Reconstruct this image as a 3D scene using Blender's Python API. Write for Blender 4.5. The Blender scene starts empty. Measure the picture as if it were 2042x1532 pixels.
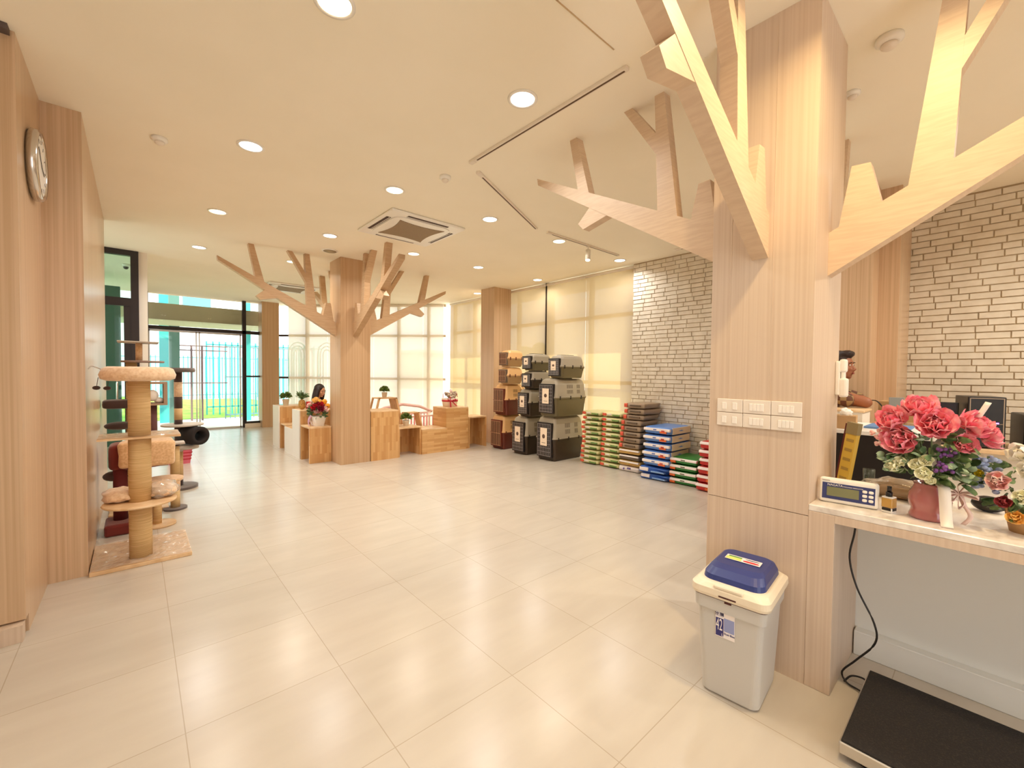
import bpy, bmesh, math, random
from mathutils import Vector, Matrix, Euler, noise as mnoise
random.seed(7)
PI = math.pi
S = bpy.context.scene
COL = S.collection

# ------------------------------------------------------------------ camera
yaw, pit, rol, FPX = -0.7243186, 0.02568777, 0.00980054, 849.05
cy_, sy_ = math.cos(yaw), math.sin(yaw)
Ry = Matrix(((cy_, 0, sy_), (0, 1, 0), (-sy_, 0, cy_)))
Rx = Matrix(((1, 0, 0), (0, math.cos(pit), -math.sin(pit)), (0, math.sin(pit), math.cos(pit))))
Rz = Matrix(((math.cos(rol), -math.sin(rol), 0), (math.sin(rol), math.cos(rol), 0), (0, 0, 1)))
M = Rz @ Rx @ Ry
row = lambda i: Vector((M[i][0], M[i][2], -M[i][1]))
right, down, fwd = row(0), row(1), row(2)
cam_d = bpy.data.cameras.new('camera')
cam = bpy.data.objects.new('camera', cam_d)
COL.objects.link(cam)
cam.matrix_world = Matrix(((right.x, -down.x, -fwd.x, 0), (right.y, -down.y, -fwd.y, 0),
                           (right.z, -down.z, -fwd.z, 1.45), (0, 0, 0, 1)))
cam_d.sensor_width = 36.0
cam_d.sensor_fit = 'HORIZONTAL'
cam_d.lens = FPX / 2042 * 36.0
cam_d.clip_start = 0.02
cam_d.clip_end = 300
S.camera = cam

# ------------------------------------------------------------------ world, sun, exposure
W = bpy.data.worlds.new('world')
S.world = W
W.use_nodes = True
nt = W.node_tree
bg = nt.nodes['Background']
bg.inputs[0].default_value = (0.97, 0.98, 1.0, 1)
bg.inputs[1].default_value = 3.7
sun_d = bpy.data.lights.new('sun', 'SUN')
sun_d.energy = 7.5
sun_d.color = (1.0, 0.86, 0.55)
sun_d.angle = 0.01
sun = bpy.data.objects.new('sun', sun_d)
COL.objects.link(sun)
to_sun = Vector((0.62, -0.45, 0.62)).normalized()
sun.rotation_euler = to_sun.to_track_quat('Z', 'Y').to_euler()
S.view_settings.view_transform = 'Standard'
S.view_settings.look = 'None'
S.view_settings.exposure = -0.32
S.view_settings.gamma = 1.0
S.view_settings.use_curve_mapping = False
S.cycles.use_denoising = True
S.cycles.max_bounces = 10
S.cycles.diffuse_bounces = 6
S.cycles.transparent_max_bounces = 16
S.cycles.caustics_reflective = False
S.cycles.caustics_refractive = False
S.cycles.sample_clamp_indirect = 6.0
H = 3.2


# ------------------------------------------------------------------ helpers
def tag(o, label=None, cat=None, group=None, kind=None):
    if label: o['label'] = label
    if cat: o['category'] = cat
    if group: o['group'] = group
    if kind: o['kind'] = kind
    return o


def thing(name, label, cat, loc=(0, 0, 0), rotz=0.0, group=None):
    o = bpy.data.objects.new(name, None)
    COL.objects.link(o)
    o.empty_display_size = 0.1
    o.location = loc
    o.rotation_euler = (0, 0, rotz)
    return tag(o, label, cat, group)


def obj(name, bm, mat, parent=None, smooth=False, label=None):
    me = bpy.data.meshes.new(name)
    bmesh.ops.recalc_face_normals(bm, faces=bm.faces[:])
    bm.to_mesh(me)
    bm.free()
    if smooth:
        for p in me.polygons: p.use_smooth = True
    for m in (mat if isinstance(mat, (list, tuple)) else [mat]):
        me.materials.append(m)
    o = bpy.data.objects.new(name, me)
    COL.objects.link(o)
    if parent: o.parent = parent
    if label: o['label'] = label
    return o


def children(o): return [c for c in bpy.data.objects if c.parent == o]


def copy_tree(o, parent=None):
    c = o.copy()
    COL.objects.link(c)
    c.parent = parent
    for ch in children(o): copy_tree(ch, c)
    return c


def dup(o, loc, rotz=None, label=None, group=None):
    c = copy_tree(o)
    c.location = loc
    if rotz is not None: c.rotation_euler = (0, 0, rotz)
    if label: c['label'] = label
    if group: c['group'] = group
    return c


def B(): return bmesh.new()


def box(bm, a, b, bev=0.0, seg=1, mi=0, mtx=None):
    x0, y0, z0 = [min(p, q) for p, q in zip(a, b)]
    x1, y1, z1 = [max(p, q) for p, q in zip(a, b)]
    vs = [bm.verts.new(p) for p in ((x0, y0, z0), (x1, y0, z0), (x1, y1, z0), (x0, y1, z0),
                                    (x0, y0, z1), (x1, y0, z1), (x1, y1, z1), (x0, y1, z1))]
    fs = [bm.faces.new([vs[i] for i in f]) for f in
          ((0, 3, 2, 1), (4, 5, 6, 7), (0, 1, 5, 4), (1, 2, 6, 5), (2, 3, 7, 6), (3, 0, 4, 7))]
    for f in fs: f.material_index = mi
    if mtx is not None:
        for v in vs: v.co = mtx @ v.co
    if bev > 0:
        es = list({e for f in fs for e in f.edges})
        r = bmesh.ops.bevel(bm, geom=es, offset=bev, segments=seg, affect='EDGES', profile=0.5)
        for f in r['faces']: f.material_index = mi
    return vs


def prism(bm, pts, fn, t0, t1, mi=0):
    """pts: 2-D outline, fn(u, v, t) -> world point"""
    a = [bm.verts.new(fn(u, v, t0)) for u, v in pts]
    b = [bm.verts.new(fn(u, v, t1)) for u, v in pts]
    n = len(pts)
    fs = [bm.faces.new(a[::-1]), bm.faces.new(b)]
    for i in range(n):
        fs.append(bm.faces.new((a[i], a[(i + 1) % n], b[(i + 1) % n], b[i])))
    for f in fs: f.material_index = mi


def lathe(bm, prof, c=(0, 0, 0), seg=24, mtx=None, mi=0, cap=True):
    rings = []
    for r, z in prof:
        rings.append([bm.verts.new((c[0] + r * math.cos(2 * PI * i / seg), c[1] + r * math.sin(2 * PI * i / seg), c[2] + z))
                      for i in range(seg)])
    if mtx is not None:
        for rg in rings:
            for v in rg: v.co = mtx @ v.co
    for k in range(len(rings) - 1):
        for i in range(seg):
            f = bm.faces.new((rings[k][i], rings[k][(i + 1) % seg], rings[k + 1][(i + 1) % seg], rings[k + 1][i]))
            f.material_index = mi
            f.smooth = True
    if cap:
        for rg in (rings[0][::-1], rings[-1]):
            f = bm.faces.new(rg)
            f.material_index = mi


def cyl(bm, p0, p1, r0, r1=None, seg=16, mi=0, cap=True):
    p0, p1 = Vector(p0), Vector(p1)
    d = p1 - p0
    q = d.to_track_quat('Z', 'Y').to_matrix().to_4x4()
    q.translation = p0
    lathe(bm, [(r0, 0), (r0 if r1 is None else r1, d.length)], seg=seg, mtx=q, mi=mi, cap=cap)


def tube(bm, pts, r, seg=8, mi=0):
    pts = [Vector(p) for p in pts]
    rings = []
    for i, p in enumerate(pts):
        d = (pts[min(i + 1, len(pts) - 1)] - pts[max(i - 1, 0)]).normalized()
        up = Vector((0, 0, 1)) if abs(d.z) < 0.9 else Vector((1, 0, 0))
        a = d.cross(up).normalized()
        b = d.cross(a).normalized()
        rr = r[i] if isinstance(r, (list, tuple)) else r
        rings.append([bm.verts.new(p + (a * math.cos(2 * PI * k / seg) + b * math.sin(2 * PI * k / seg)) * rr) for k in range(seg)])
    for i in range(len(rings) - 1):
        for k in range(seg):
            f = bm.faces.new((rings[i][k], rings[i][(k + 1) % seg], rings[i + 1][(k + 1) % seg], rings[i + 1][k]))
            f.material_index = mi
            f.smooth = True
    bm.faces.new(rings[0][::-1]).material_index = mi
    bm.faces.new(rings[-1]).material_index = mi


def smoothcurve(pts, n=6):
    pts = [Vector(p) for p in pts]
    out = []
    for i in range(len(pts) - 1):
        p0, p1, p2, p3 = pts[max(i - 1, 0)], pts[i], pts[i + 1], pts[min(i + 2, len(pts) - 1)]
        for k in range(n):
            t = k / n
            out.append(0.5 * ((2 * p1) + (-p0 + p2) * t + (2 * p0 - 5 * p1 + 4 * p2 - p3) * t * t + (-p0 + 3 * p1 - 3 * p2 + p3) * t ** 3))
    out.append(pts[-1])
    return out


def sell(bm, c, r, e1=0.4, e2=0.4, nu=20, nv=12, mtx=None, mi=0, wob=0.0, seed=0):
    """super-ellipsoid: soft boxes, cushions, filled sacks"""
    f = lambda w, m: math.copysign(abs(w) ** m, w)
    rows = []
    for j in range(nv + 1):
        ph = -PI / 2 + PI * j / nv
        rg = []
        for i in range(nu):
            th = 2 * PI * i / nu
            x = f(math.cos(ph), e1) * f(math.cos(th), e2)
            y = f(math.cos(ph), e1) * f(math.sin(th), e2)
            z = f(math.sin(ph), e1)
            if wob:
                k = 1 + wob * mnoise.noise(Vector((x * 2.3 + seed, y * 2.3, z * 2.3)))
                x, y, z = x * k, y * k, z * k
            v = Vector((c[0] + x * r[0], c[1] + y * r[1], c[2] + z * r[2]))
            rg.append(v if mtx is None else mtx @ v)
            if j in (0, nv): break
        rows.append([bm.verts.new(v) for v in rg])
    for j in range(nv):
        a, b = rows[j], rows[j + 1]
        for i in range(nu):
            i2 = (i + 1) % nu
            if len(a) == 1: fc = bm.faces.new((a[0], b[i2], b[i]))
            elif len(b) == 1: fc = bm.faces.new((a[i], a[i2], b[0]))
            else: fc = bm.faces.new((a[i], a[i2], b[i2], b[i]))
            fc.material_index = mi
            fc.smooth = True


def ell(bm, c, r, nu=14, nv=9, mtx=None, mi=0): sell(bm, c, r, 1, 1, nu, nv, mtx, mi)


def capsule(bm, p0, p1, r0, r1, seg=12):
    cyl(bm, p0, p1, r0, r1, seg)
    ell(bm, p0, (r0,) * 3, seg, 8)
    ell(bm, p1, (r1,) * 3, seg, 8)


def text(name, s, size, mat, mtx, parent, extrude=0.0008, align='CENTER'):
    cu = bpy.data.curves.new(name, 'FONT')
    cu.body = s
    cu.size = size
    cu.extrude = extrude
    cu.align_x = align
    cu.align_y = 'CENTER'
    tmp = bpy.data.objects.new(name, cu)
    me = bpy.data.meshes.new_from_object(tmp)
    bpy.data.objects.remove(tmp)
    me.materials.clear()
    me.materials.append(mat)
    o = bpy.data.objects.new(name, me)
    COL.objects.link(o)
    o.parent = parent
    o.matrix_local = mtx
    return o


def face_mtx(origin, xdir, ydir):
    x, y = Vector(xdir).normalized(), Vector(ydir).normalized()
    z = x.cross(y).normalized()
    y = z.cross(x)
    o = Vector(origin)
    return Matrix(((x.x, y.x, z.x, o.x), (x.y, y.y, z.y, o.y), (x.z, y.z, z.z, o.z), (0, 0, 0, 1)))


# ------------------------------------------------------------------ materials
def srgb(r, g, b):
    f = lambda c: c / 12.92 if c <= 0.04045 else ((c + 0.055) / 1.055) ** 2.4
    return (f(r / 255), f(g / 255), f(b / 255), 1)


def mat(name, c, rough=0.5, metal=0.0, emit=None, es=0.0, trans=0.0, spec=0.5, coat=0.0, alpha=1.0, sheen=0.0, sss=0.0):
    m = bpy.data.materials.new(name)
    m.use_nodes = True
    b = m.node_tree.nodes['Principled BSDF']
    b.inputs['Base Color'].default_value = c
    b.inputs['Roughness'].default_value = rough
    b.inputs['Metallic'].default_value = metal
    b.inputs['Specular IOR Level'].default_value = spec
    b.inputs['Transmission Weight'].default_value = trans
    b.inputs['Coat Weight'].default_value = coat
    b.inputs['Alpha'].default_value = alpha
    b.inputs['Sheen Weight'].default_value = sheen
    if emit:
        b.inputs['Emission Color'].default_value = emit
        b.inputs['Emission Strength'].default_value = es
    return m


def nodes(m):
    t = m.node_tree
    return t, t.nodes['Principled BSDF']


def add_noise(m, c1, c2, scale=(20, 20, 20), detail=4, lo=0.35, hi=0.65, bump=0.0, coords='pos', dist=0.002):
    t, b = nodes(m)
    if coords == 'pos':
        g = t.nodes.new('ShaderNodeNewGeometry'); src = g.outputs['Position']
    else:
        g = t.nodes.new('ShaderNodeTexCoord'); src = g.outputs['Object']
    mp = t.nodes.new('ShaderNodeMapping'); mp.inputs['Scale'].default_value = scale
    n = t.nodes.new('ShaderNodeTexNoise'); n.inputs['Scale'].default_value = 1.0; n.inputs['Detail'].default_value = detail
    r = t.nodes.new('ShaderNodeValToRGB')
    r.color_ramp.elements[0].position = lo; r.color_ramp.elements[0].color = c1
    r.color_ramp.elements[1].position = hi; r.color_ramp.elements[1].color = c2
    t.links.new(src, mp.inputs[0]); t.links.new(mp.outputs[0], n.inputs[0])
    t.links.new(n.outputs[0], r.inputs[0]); t.links.new(r.outputs[0], b.inputs['Base Color'])
    if bump:
        bp = t.nodes.new('ShaderNodeBump'); bp.inputs['Strength'].default_value = bump; bp.inputs['Distance'].default_value = dist
        t.links.new(n.outputs[0], bp.inputs['Height']); t.links.new(bp.outputs[0], b.inputs['Normal'])
    return m


def wood(name, c1, c2, scale, rough=0.42, coat=0.0):
    m = mat(name, c1, rough, coat=coat)
    return add_noise(m, c1, c2, scale, 3, 0.38, 0.62)


def butcher(name, horizontal=False):
    """finger-jointed solid wood panels: staves with their own tone"""
    m = mat(name, srgb(214, 160, 96), 0.38, coat=0.15)
    t, b = nodes(m)
    g = t.nodes.new('ShaderNodeNewGeometry')
    sx = t.nodes.new('ShaderNodeSeparateXYZ'); t.links.new(g.outputs['Position'], sx.inputs[0])
    ad = t.nodes.new('ShaderNodeMath'); ad.operation = 'ADD'
    t.links.new(sx.outputs[0], ad.inputs[0]); t.links.new(sx.outputs[1], ad.inputs[1])
    cb = t.nodes.new('ShaderNodeCombineXYZ')
    if horizontal:
        t.links.new(ad.outputs[0], cb.inputs[0]); t.links.new(sx.outputs[2], cb.inputs[1])
    else:
        t.links.new(sx.outputs[2], cb.inputs[0]); t.links.new(ad.outputs[0], cb.inputs[1])
    br = t.nodes.new('ShaderNodeTexBrick')
    br.inputs['Color1'].default_value = srgb(220, 176, 120)
    br.inputs['Color2'].default_value = srgb(198, 146, 88)
    br.inputs['Mortar'].default_value = srgb(190, 138, 82)
    br.inputs['Scale'].default_value = 1.0
    br.inputs['Mortar Size'].default_value = 0.0006
    br.inputs['Brick Width'].default_value = 0.28
    br.inputs['Row Height'].default_value = 0.036
    t.links.new(cb.outputs[0], br.inputs[0]); t.links.new(br.outputs[0], b.inputs['Base Color'])
    return m


M_WOOD = wood('light_oak_laminate', srgb(215, 195, 175), srgb(207, 185, 164), (80, 80, 0.6))
M_WOODW = wood('light_oak_wall_panel', srgb(210, 180, 148), srgb(195, 163, 129), (60, 60, 0.5), 0.28)
M_WOODB = wood('light_oak_branch', srgb(218, 194, 166), srgb(210, 184, 156), (8, 8, 90))
M_WOODD = wood('tan_oak_laminate', srgb(200, 166, 130), srgb(188, 152, 114), (60, 60, 0.5))
M_BUTCH = butcher('jointed_wood_upright')
M_BUTCHH = butcher('jointed_wood_flat', True)
M_PALEW = wood('pale_wood_top', srgb(232, 200, 158), srgb(214, 176, 130), (9, 9, 9), 0.4)
M_WHITE = mat('white_laminate', srgb(238, 233, 224), 0.45)
M_PLASTER = mat('white_plaster', srgb(236, 226, 212), 0.8)
M_CEIL = add_noise(mat('cream_ceiling_paint', srgb(236, 226, 206), 0.85), srgb(250, 243, 226), srgb(247, 240, 222), (1.5, 1.5, 1.5))
M_BLACKM = mat('dark_metal_frame', srgb(44, 34, 32), 0.4, 0.3)
M_GREYF = mat('beige_window_frame', srgb(214, 196, 168), 0.5)
M_CHROME = mat('chrome', srgb(210, 205, 200), 0.18, 1.0)
M_STEEL = mat('brushed_steel', srgb(205, 200, 192), 0.32, 0.85)
M_BLACK = mat('black_plastic', srgb(24, 20, 20), 0.35)
M_WHITEP = mat('white_plastic', srgb(240, 236, 228), 0.35)
M_CARD = mat('kraft_card', srgb(188, 150, 104), 0.8)


def glassy(name, tint, gloss=0.08):
    m = bpy.data.materials.new(name); m.use_nodes = True
    t = m.node_tree
    t.nodes.remove(t.nodes['Principled BSDF'])
    out = t.nodes['Material Output']
    tr = t.nodes.new('ShaderNodeBsdfTransparent'); tr.inputs[0].default_value = tint
    gl = t.nodes.new('ShaderNodeBsdfGlossy'); gl.inputs['Roughness'].default_value = 0.03
    mx = t.nodes.new('ShaderNodeMixShader')
    lw = t.nodes.new('ShaderNodeLayerWeight'); lw.inputs[0].default_value = 0.5
    pw = t.nodes.new('ShaderNodeMath'); pw.operation = 'POWER'; pw.inputs[1].default_value = 5
    ad = t.nodes.new('ShaderNodeMath'); ad.operation = 'MULTIPLY_ADD'; ad.inputs[1].default_value = 0.9; ad.inputs[2].default_value = 0.035
    t.links.new(lw.outputs['Facing'], pw.inputs[0]); t.links.new(pw.outputs[0], ad.inputs[0])
    t.links.new(ad.outputs[0], mx.inputs[0]); t.links.new(tr.outputs[0], mx.inputs[1]); t.links.new(gl.outputs[0], mx.inputs[2])
    t.links.new(mx.outputs[0], out.inputs[0])
    return m


def blind(name, c, see=0.3):
    m = bpy.data.materials.new(name); m.use_nodes = True
    t = m.node_tree
    t.nodes.remove(t.nodes['Principled BSDF'])
    out = t.nodes['Material Output']
    tr = t.nodes.new('ShaderNodeBsdfTransparent'); tr.inputs[0].default_value = (1, 1, 1, 1)
    tl = t.nodes.new('ShaderNodeBsdfTranslucent'); tl.inputs[0].default_value = c
    df = t.nodes.new('ShaderNodeBsdfDiffuse'); df.inputs[0].default_value = c
    m1 = t.nodes.new('ShaderNodeMixShader'); m1.inputs[0].default_value = 0.45
    m2 = t.nodes.new('ShaderNodeMixShader'); m2.inputs[0].default_value = see
    t.links.new(tl.outputs[0], m1.inputs[1]); t.links.new(df.outputs[0], m1.inputs[2])
    t.links.new(m1.outputs[0], m2.inputs[1]); t.links.new(tr.outputs[0], m2.inputs[2])
    t.links.new(m2.outputs[0], out.inputs[0])
    return m


M_GLASS = glassy('window_glass', (0.94, 0.97, 0.96, 1))
M_GLASSG = glassy('green_tinted_glass', (0.72, 0.86, 0.80, 1))
M_BLIND = blind('cream_roller_fabric', srgb(196, 172, 134), 0.045)
M_BLIND2 = blind('pale_roller_fabric', srgb(220, 204, 180), 0.13)

# floor tiles
M_FLOOR = mat('cream_porcelain_tile', srgb(226, 204, 172), 0.24, spec=0.45)
t, b = nodes(M_FLOOR)
g = t.nodes.new('ShaderNodeNewGeometry')
mp = t.nodes.new('ShaderNodeMapping'); mp.inputs['Location'].default_value = (-0.136, -0.285, 0)
br = t.nodes.new('ShaderNodeTexBrick'); br.offset = 0.0
br.inputs['Scale'].default_value = 1.0
br.inputs['Brick Width'].default_value = 0.602
br.inputs['Row Height'].default_value = 0.604
br.inputs['Mortar Size'].default_value = 0.0022
br.inputs['Mortar Smooth'].default_value = 0.2
br.inputs['Color1'].default_value = (1, 1, 1, 1)
br.inputs['Color2'].default_value = (0.955, 0.95, 0.94, 1)
br.inputs['Mortar'].default_value = (0.76, 0.71, 0.64, 1)
n1 = t.nodes.new('ShaderNodeTexNoise'); n1.inputs['Scale'].default_value = 1.0; n1.inputs['Detail'].default_value = 6
mp2 = t.nodes.new('ShaderNodeMapping'); mp2.inputs['Scale'].default_value = (2.2, 9, 1); mp2.inputs['Rotation'].default_value = (0, 0, 0.9)
r1 = t.nodes.new('ShaderNodeValToRGB')
r1.color_ramp.elements[0].position = 0.3; r1.color_ramp.elements[0].color = srgb(196, 186, 172)
r1.color_ramp.elements[1].position = 0.7; r1.color_ramp.elements[1].color = srgb(203, 194, 180)
mx = t.nodes.new('ShaderNodeMixRGB'); mx.blend_type = 'MULTIPLY'; mx.inputs[0].default_value = 1
t.links.new(g.outputs['Position'], mp.inputs[0]); t.links.new(mp.outputs[0], br.inputs[0])
t.links.new(g.outputs['Position'], mp2.inputs[0]); t.links.new(mp2.outputs[0], n1.inputs[0]); t.links.new(n1.outputs[0], r1.inputs[0])
t.links.new(r1.outputs[0], mx.inputs[1]); t.links.new(br.outputs[0], mx.inputs[2]); t.links.new(mx.outputs[0], b.inputs['Base Color'])
bp = t.nodes.new('ShaderNodeBump'); bp.inputs['Strength'].default_value = 0.15; bp.inputs['Distance'].default_value = 0.002
t.links.new(n1.outputs[0], bp.inputs['Height']); t.links.new(bp.outputs[0], b.inputs['Normal'])

M_BRICK = add_noise(mat('whitewashed_brick', srgb(220, 205, 178), 0.8), srgb(228, 219, 202), srgb(212, 200, 180), (9, 9, 9), 6, 0.3, 0.7, 0.5, dist=0.004)
M_JOINT = mat('brick_joint', srgb(176, 154, 122), 0.95)
M_MARBLE = add_noise(mat('pale_marble', srgb(236, 230, 222), 0.2, spec=0.6), srgb(240, 234, 226), srgb(196, 184, 174), (6, 14, 14), 8, 0.45, 0.75)


def ceil_lamp(x, y, warm, power=22, tint=None):
    names = {0: 'cool white', 1: 'neutral white', 2: 'warm yellow'}
    t_ = thing('ceiling_light', ceil_labels.get((x, y), 'round recessed downlight'), 'ceiling light', (x, y, H), 0, 'recessed ceiling downlights')
    bm = B(); lathe(bm, [(0.075, 0.0), (0.095, 0.0), (0.095, -0.006), (0.078, -0.008), (0.075, 0.0)], seg=28, cap=False)
    obj('trim_ring', bm, M_WHITEP, t_, True)
    bm = B(); lathe(bm, [(0.076, -0.001), (0.076, -0.004)], seg=28)
    obj('diffuser', bm, M_LAMP[warm], t_)
    d = bpy.data.lights.new('downlight', 'AREA')
    d.shape = 'DISK'; d.size = 0.15; d.energy = power
    d.color = ((0.98, 0.99, 1.0), (1.0, 0.97, 0.92), (1.0, 0.90, 0.76))[warm] if tint is None else tint
    d.spread = math.radians(150)
    lo = bpy.data.objects.new('downlight', d)
    COL.objects.link(lo)
    lo.parent = t_
    lo.location = (0, 0, -0.02)
    return t_


M_LAMP = [mat('lamp_cool', srgb(255, 255, 255), 0.5, emit=(0.95, 0.97, 1, 1), es=9.0),
          mat('lamp_neutral', srgb(255, 255, 255), 0.5, emit=(1, 0.93, 0.82, 1), es=9.0),
          mat('lamp_warm', srgb(255, 240, 200), 0.5, emit=(1, 0.80, 0.48, 1), es=9.0)]

# ------------------------------------------------------------------ setting
def struct(name, bm, m, parent=None, smooth=False):
    o = obj(name, bm, m, parent, smooth)
    if parent is None: o['kind'] = 'structure'
    return o


bm = B(); prism(bm, [(-3.2, -2.6), (6.3, -2.6), (6.3, 9.25), (2.9, 12.75), (-3.2, 12.75)], lambda u, v, t: (u, v, t), -0.08, 0.0)
struct('floor', bm, M_FLOOR)
bm = B(); prism(bm, [(-3.2, -2.6), (6.3, -2.6), (6.3, 9.35), (2.95, 12.85), (-3.2, 12.85)], lambda u, v, t: (u, v, t), H, H + 0.2)
struct('ceiling', bm, M_CEIL)
bm = B(); box(bm, (1.49, 0.6, H - 0.003), (1.50, 1.4, H + 0.01)); box(bm, (1.49, 1.398, H - 0.003), (1.95, 1.404, H + 0.01))
struct('trim_1', bm, mat('ceiling_joint', srgb(196, 170, 134), 0.9))

# left wall : clock wall, return, long panelled run, partition with door
bm = B()
box(bm, (-3.2, 3.42, 0.10), (-0.50, 3.5, H), 0)                         # panel facing the camera
struct('wall_left_panel', bm, M_WOODW)
bm = B(); box(bm, (-3.2, 3.44, 0), (-0.56, 3.5, 0.10)); box(bm, (-0.56, 3.37, 0), (-0.46, 3.44, 0.09))
struct('baseboard_left', bm, M_WOOD)
bm = B(); box(bm, (-0.75, 3.5, 0), (-0.454, 4.17, H)); box(bm, (-0.5, 3.42, 0.1), (-0.454, 3.5, H))
struct('wall_left_clock', bm, M_WOODW)
bm = B(); box(bm, (-0.75, 4.17, 0), (-0.26, 6.95, H), 0.0)
struct('wall_left', bm, M_WOODW)
bm = B(); box(bm, (-3.2, 3.36, 3.17), (-0.47, 3.42, H))
struct('trim_2', bm, mat('dark_reveal', srgb(92, 78, 74), 0.7))
bm = B(); box(bm, (-3.2, 3.415, 2.24), (-0.52, 3.4195, 2.246))
struct('trim_3', bm, M_BLACKM)
bm = B(); box(bm, (0.05, 8.5, 0), (0.15, 12.7, H)); struct('wall_left_far', bm, M_PLASTER)
bm = B(); box(bm, (-3.2, 6.95, 0), (-0.75, 7.05, H)); box(bm, (-3.2, -2.6, 0), (-3.1, 3.36, H)); struct('wall_left_rear', bm, M_PLASTER)
# framed glass door in the partition
bm = B()
box(bm, (-0.04, 8.46, 0), (0.05, 8.54, H - 0.002)); box(bm, (-1.6, 8.46, 3.12), (-0.04, 8.54, H - 0.002)); box(bm, (-1.6, 8.46, 2.38), (-0.04, 8.54, 2.50))
box(bm, (-0.12, 8.47, 0), (-0.04, 8.53, 2.38)); box(bm, (-1.7, 8.46, 0), (-1.6, 8.54, H - 0.002))
d1 = struct('door_1', bm, M_BLACKM)
bm = B(); box(bm, (-1.6, 8.495, 2.5), (-0.04, 8.505, 3.12)); box(bm, (-1.6, 8.495, 0.02), (-0.12, 8.505, 2.38))
obj('glass_pane', bm, M_GLASSG, d1)
bm = B(); tube(bm, [(-0.2, 8.44, 0.9), (-0.2, 8.40, 0.95), (-0.2, 8.40, 1.25), (-0.2, 8.44, 1.3)], 0.012)
obj('door_handle', bm, M_CHROME, d1, True)


# brick wall on the right
def bricks(y0, y1, x, z0=0.0, z1=H):
    bm = B()
    rh = 0.0625
    nrow = int(z1 / rh) + 1
    for r in range(nrow):
        za, zb = z0 + r * rh, min(z0 + (r + 1) * rh, z1)
        if zb - za < 0.02: continue
        y = y0 - random.random() * 0.2
        while y < y1:
            L = random.choice((0.12, 0.17, 0.2, 0.2, 0.22, 0.25))
            ya, yb = max(y, y0), min(y + L, y1)
            y += L
            if yb - ya < 0.015: continue
            g_ = 0.0022
            xx = x + random.uniform(-0.004, 0.004)
            c = 0.004
            j = lambda: random.uniform(-0.0012, 0.0012)
            f0 = [(xx, ya + g_ + c, za + g_ + c + j()), (xx, yb - g_ - c, za + g_ + c + j()), (xx, yb - g_ - c, zb - g_ - c + j()), (xx, ya + g_ + c, zb - g_ - c + j())]
            f1 = [(x + 0.014, ya + g_ + j(), za + g_ + j()), (x + 0.014, yb - g_ + j(), za + g_ + j()), (x + 0.014, yb - g_ + j(), zb - g_ + j()), (x + 0.014, ya + g_ + j(), zb - g_ + j())]
            a = [bm.verts.new(p) for p in f0]; b_ = [bm.verts.new(p) for p in f1]
            bm.faces.new(a)
            for i in range(4): bm.faces.new((a[i], a[(i + 1) % 4], b_[(i + 1) % 4], b_[i]))
    for f in bm.faces: f.material_index = 0
    k = len(bm.faces)
    box(bm, (x + 0.012, y0, z0), (x + 0.25, y1, z1), mi=1)
    return bm


bm = B(); box(bm, (-3.1, -2.7, 0), (-0.6, -2.6, H)); box(bm, (1.4, -2.7, 0), (6.3, -2.6, H)); struct('wall_rear', bm, M_PLASTER)
o = struct('wall_right', bricks(-2.5, 3.84, 5.95), [M_BRICK, M_JOINT])
bm = B(); box(bm, (4.95, 0.74, 0), (5.95, 1.5, H)); box(bm, (5.25, 0.59, 0), (5.95, 0.74, H))
struct('wall_right_panel', bm, M_WOODW)


# windows
def dpt(s, z=0, off=0.0):
    """point along the slanting glass front, s metres from its left end"""
    a, b_ = Vector((2.80, 12.55)), Vector((5.98, 9.25))
    d = (b_ - a).normalized()
    n = Vector((-d.y, d.x))
    p = a + d * s + n * off
    return Vector((p.x, p.y, z))


DL = math.hypot(3.18, 3.30)


def dbox(bm, s0, s1, o0, o1, z0, z1):
    a = [dpt(s0, 0, o0), dpt(s1, 0, o0), dpt(s1, 0, o1), dpt(s0, 0, o1)]
    lo = [bm.verts.new((p.x, p.y, z0)) for p in a]; hi = [bm.verts.new((p.x, p.y, z1)) for p in a]
    bm.faces.new(lo[::-1]); bm.faces.new(hi)
    for i in range(4): bm.faces.new((lo[i], lo[(i + 1) % 4], hi[(i + 1) % 4], hi[i]))


bm = B()
for s in (0.77, 2.0, 3.26, 4.05): dbox(bm, s - 0.035, s + 0.035, 0.10, 0.18, 0, H)
for z in (0.03, 1.27, 2.39, 3.17): dbox(bm, 0.30, DL - 0.08, 0.10, 0.18, z - 0.03, z + 0.03)
w1 = struct('window_1', bm, M_GREYF)
bm = B()
for z in (0.03, 1.27, 2.39): dbox(bm, 0.0, 0.30, 0.10, 0.18, z - 0.025, z + 0.025)
obj('dark_transom', bm, M_BLACKM, w1)
bm = B(); dbox(bm, 0.02, DL - 0.02, 0.135, 0.14, 0.03, H - 0.03)
obj('glass_pane', bm, M_GLASS, w1)
bm = B()
for y in (3.88, 4.80, 6.72, 7.3, 8.3, 9.15): box(bm, (6.10, y - 0.03, 0), (6.18, y + 0.03, H))
for z in (0.03, 1.30, 2.45, 3.17): box(bm, (6.10, 3.84, z - 0.03), (6.18, 9.2, z + 0.03))
w2 = struct('window_2', bm, M_GREYF)
bm = B(); box(bm, (6.0, 5.74, 0), (6.18, 5.82, H)); obj('dark_mullion', bm, M_BLACKM, w2)
bm = B(); box(bm, (6.135, 3.86, 0.03), (6.14, 9.18, H - 0.03)); obj('glass_pane', bm, M_GLASS, w2)
bm = B()
for x in (0.19, 2.07): box(bm, (x - 0.04, 12.55, 0), (x + 0.04, 12.65, H))
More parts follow.
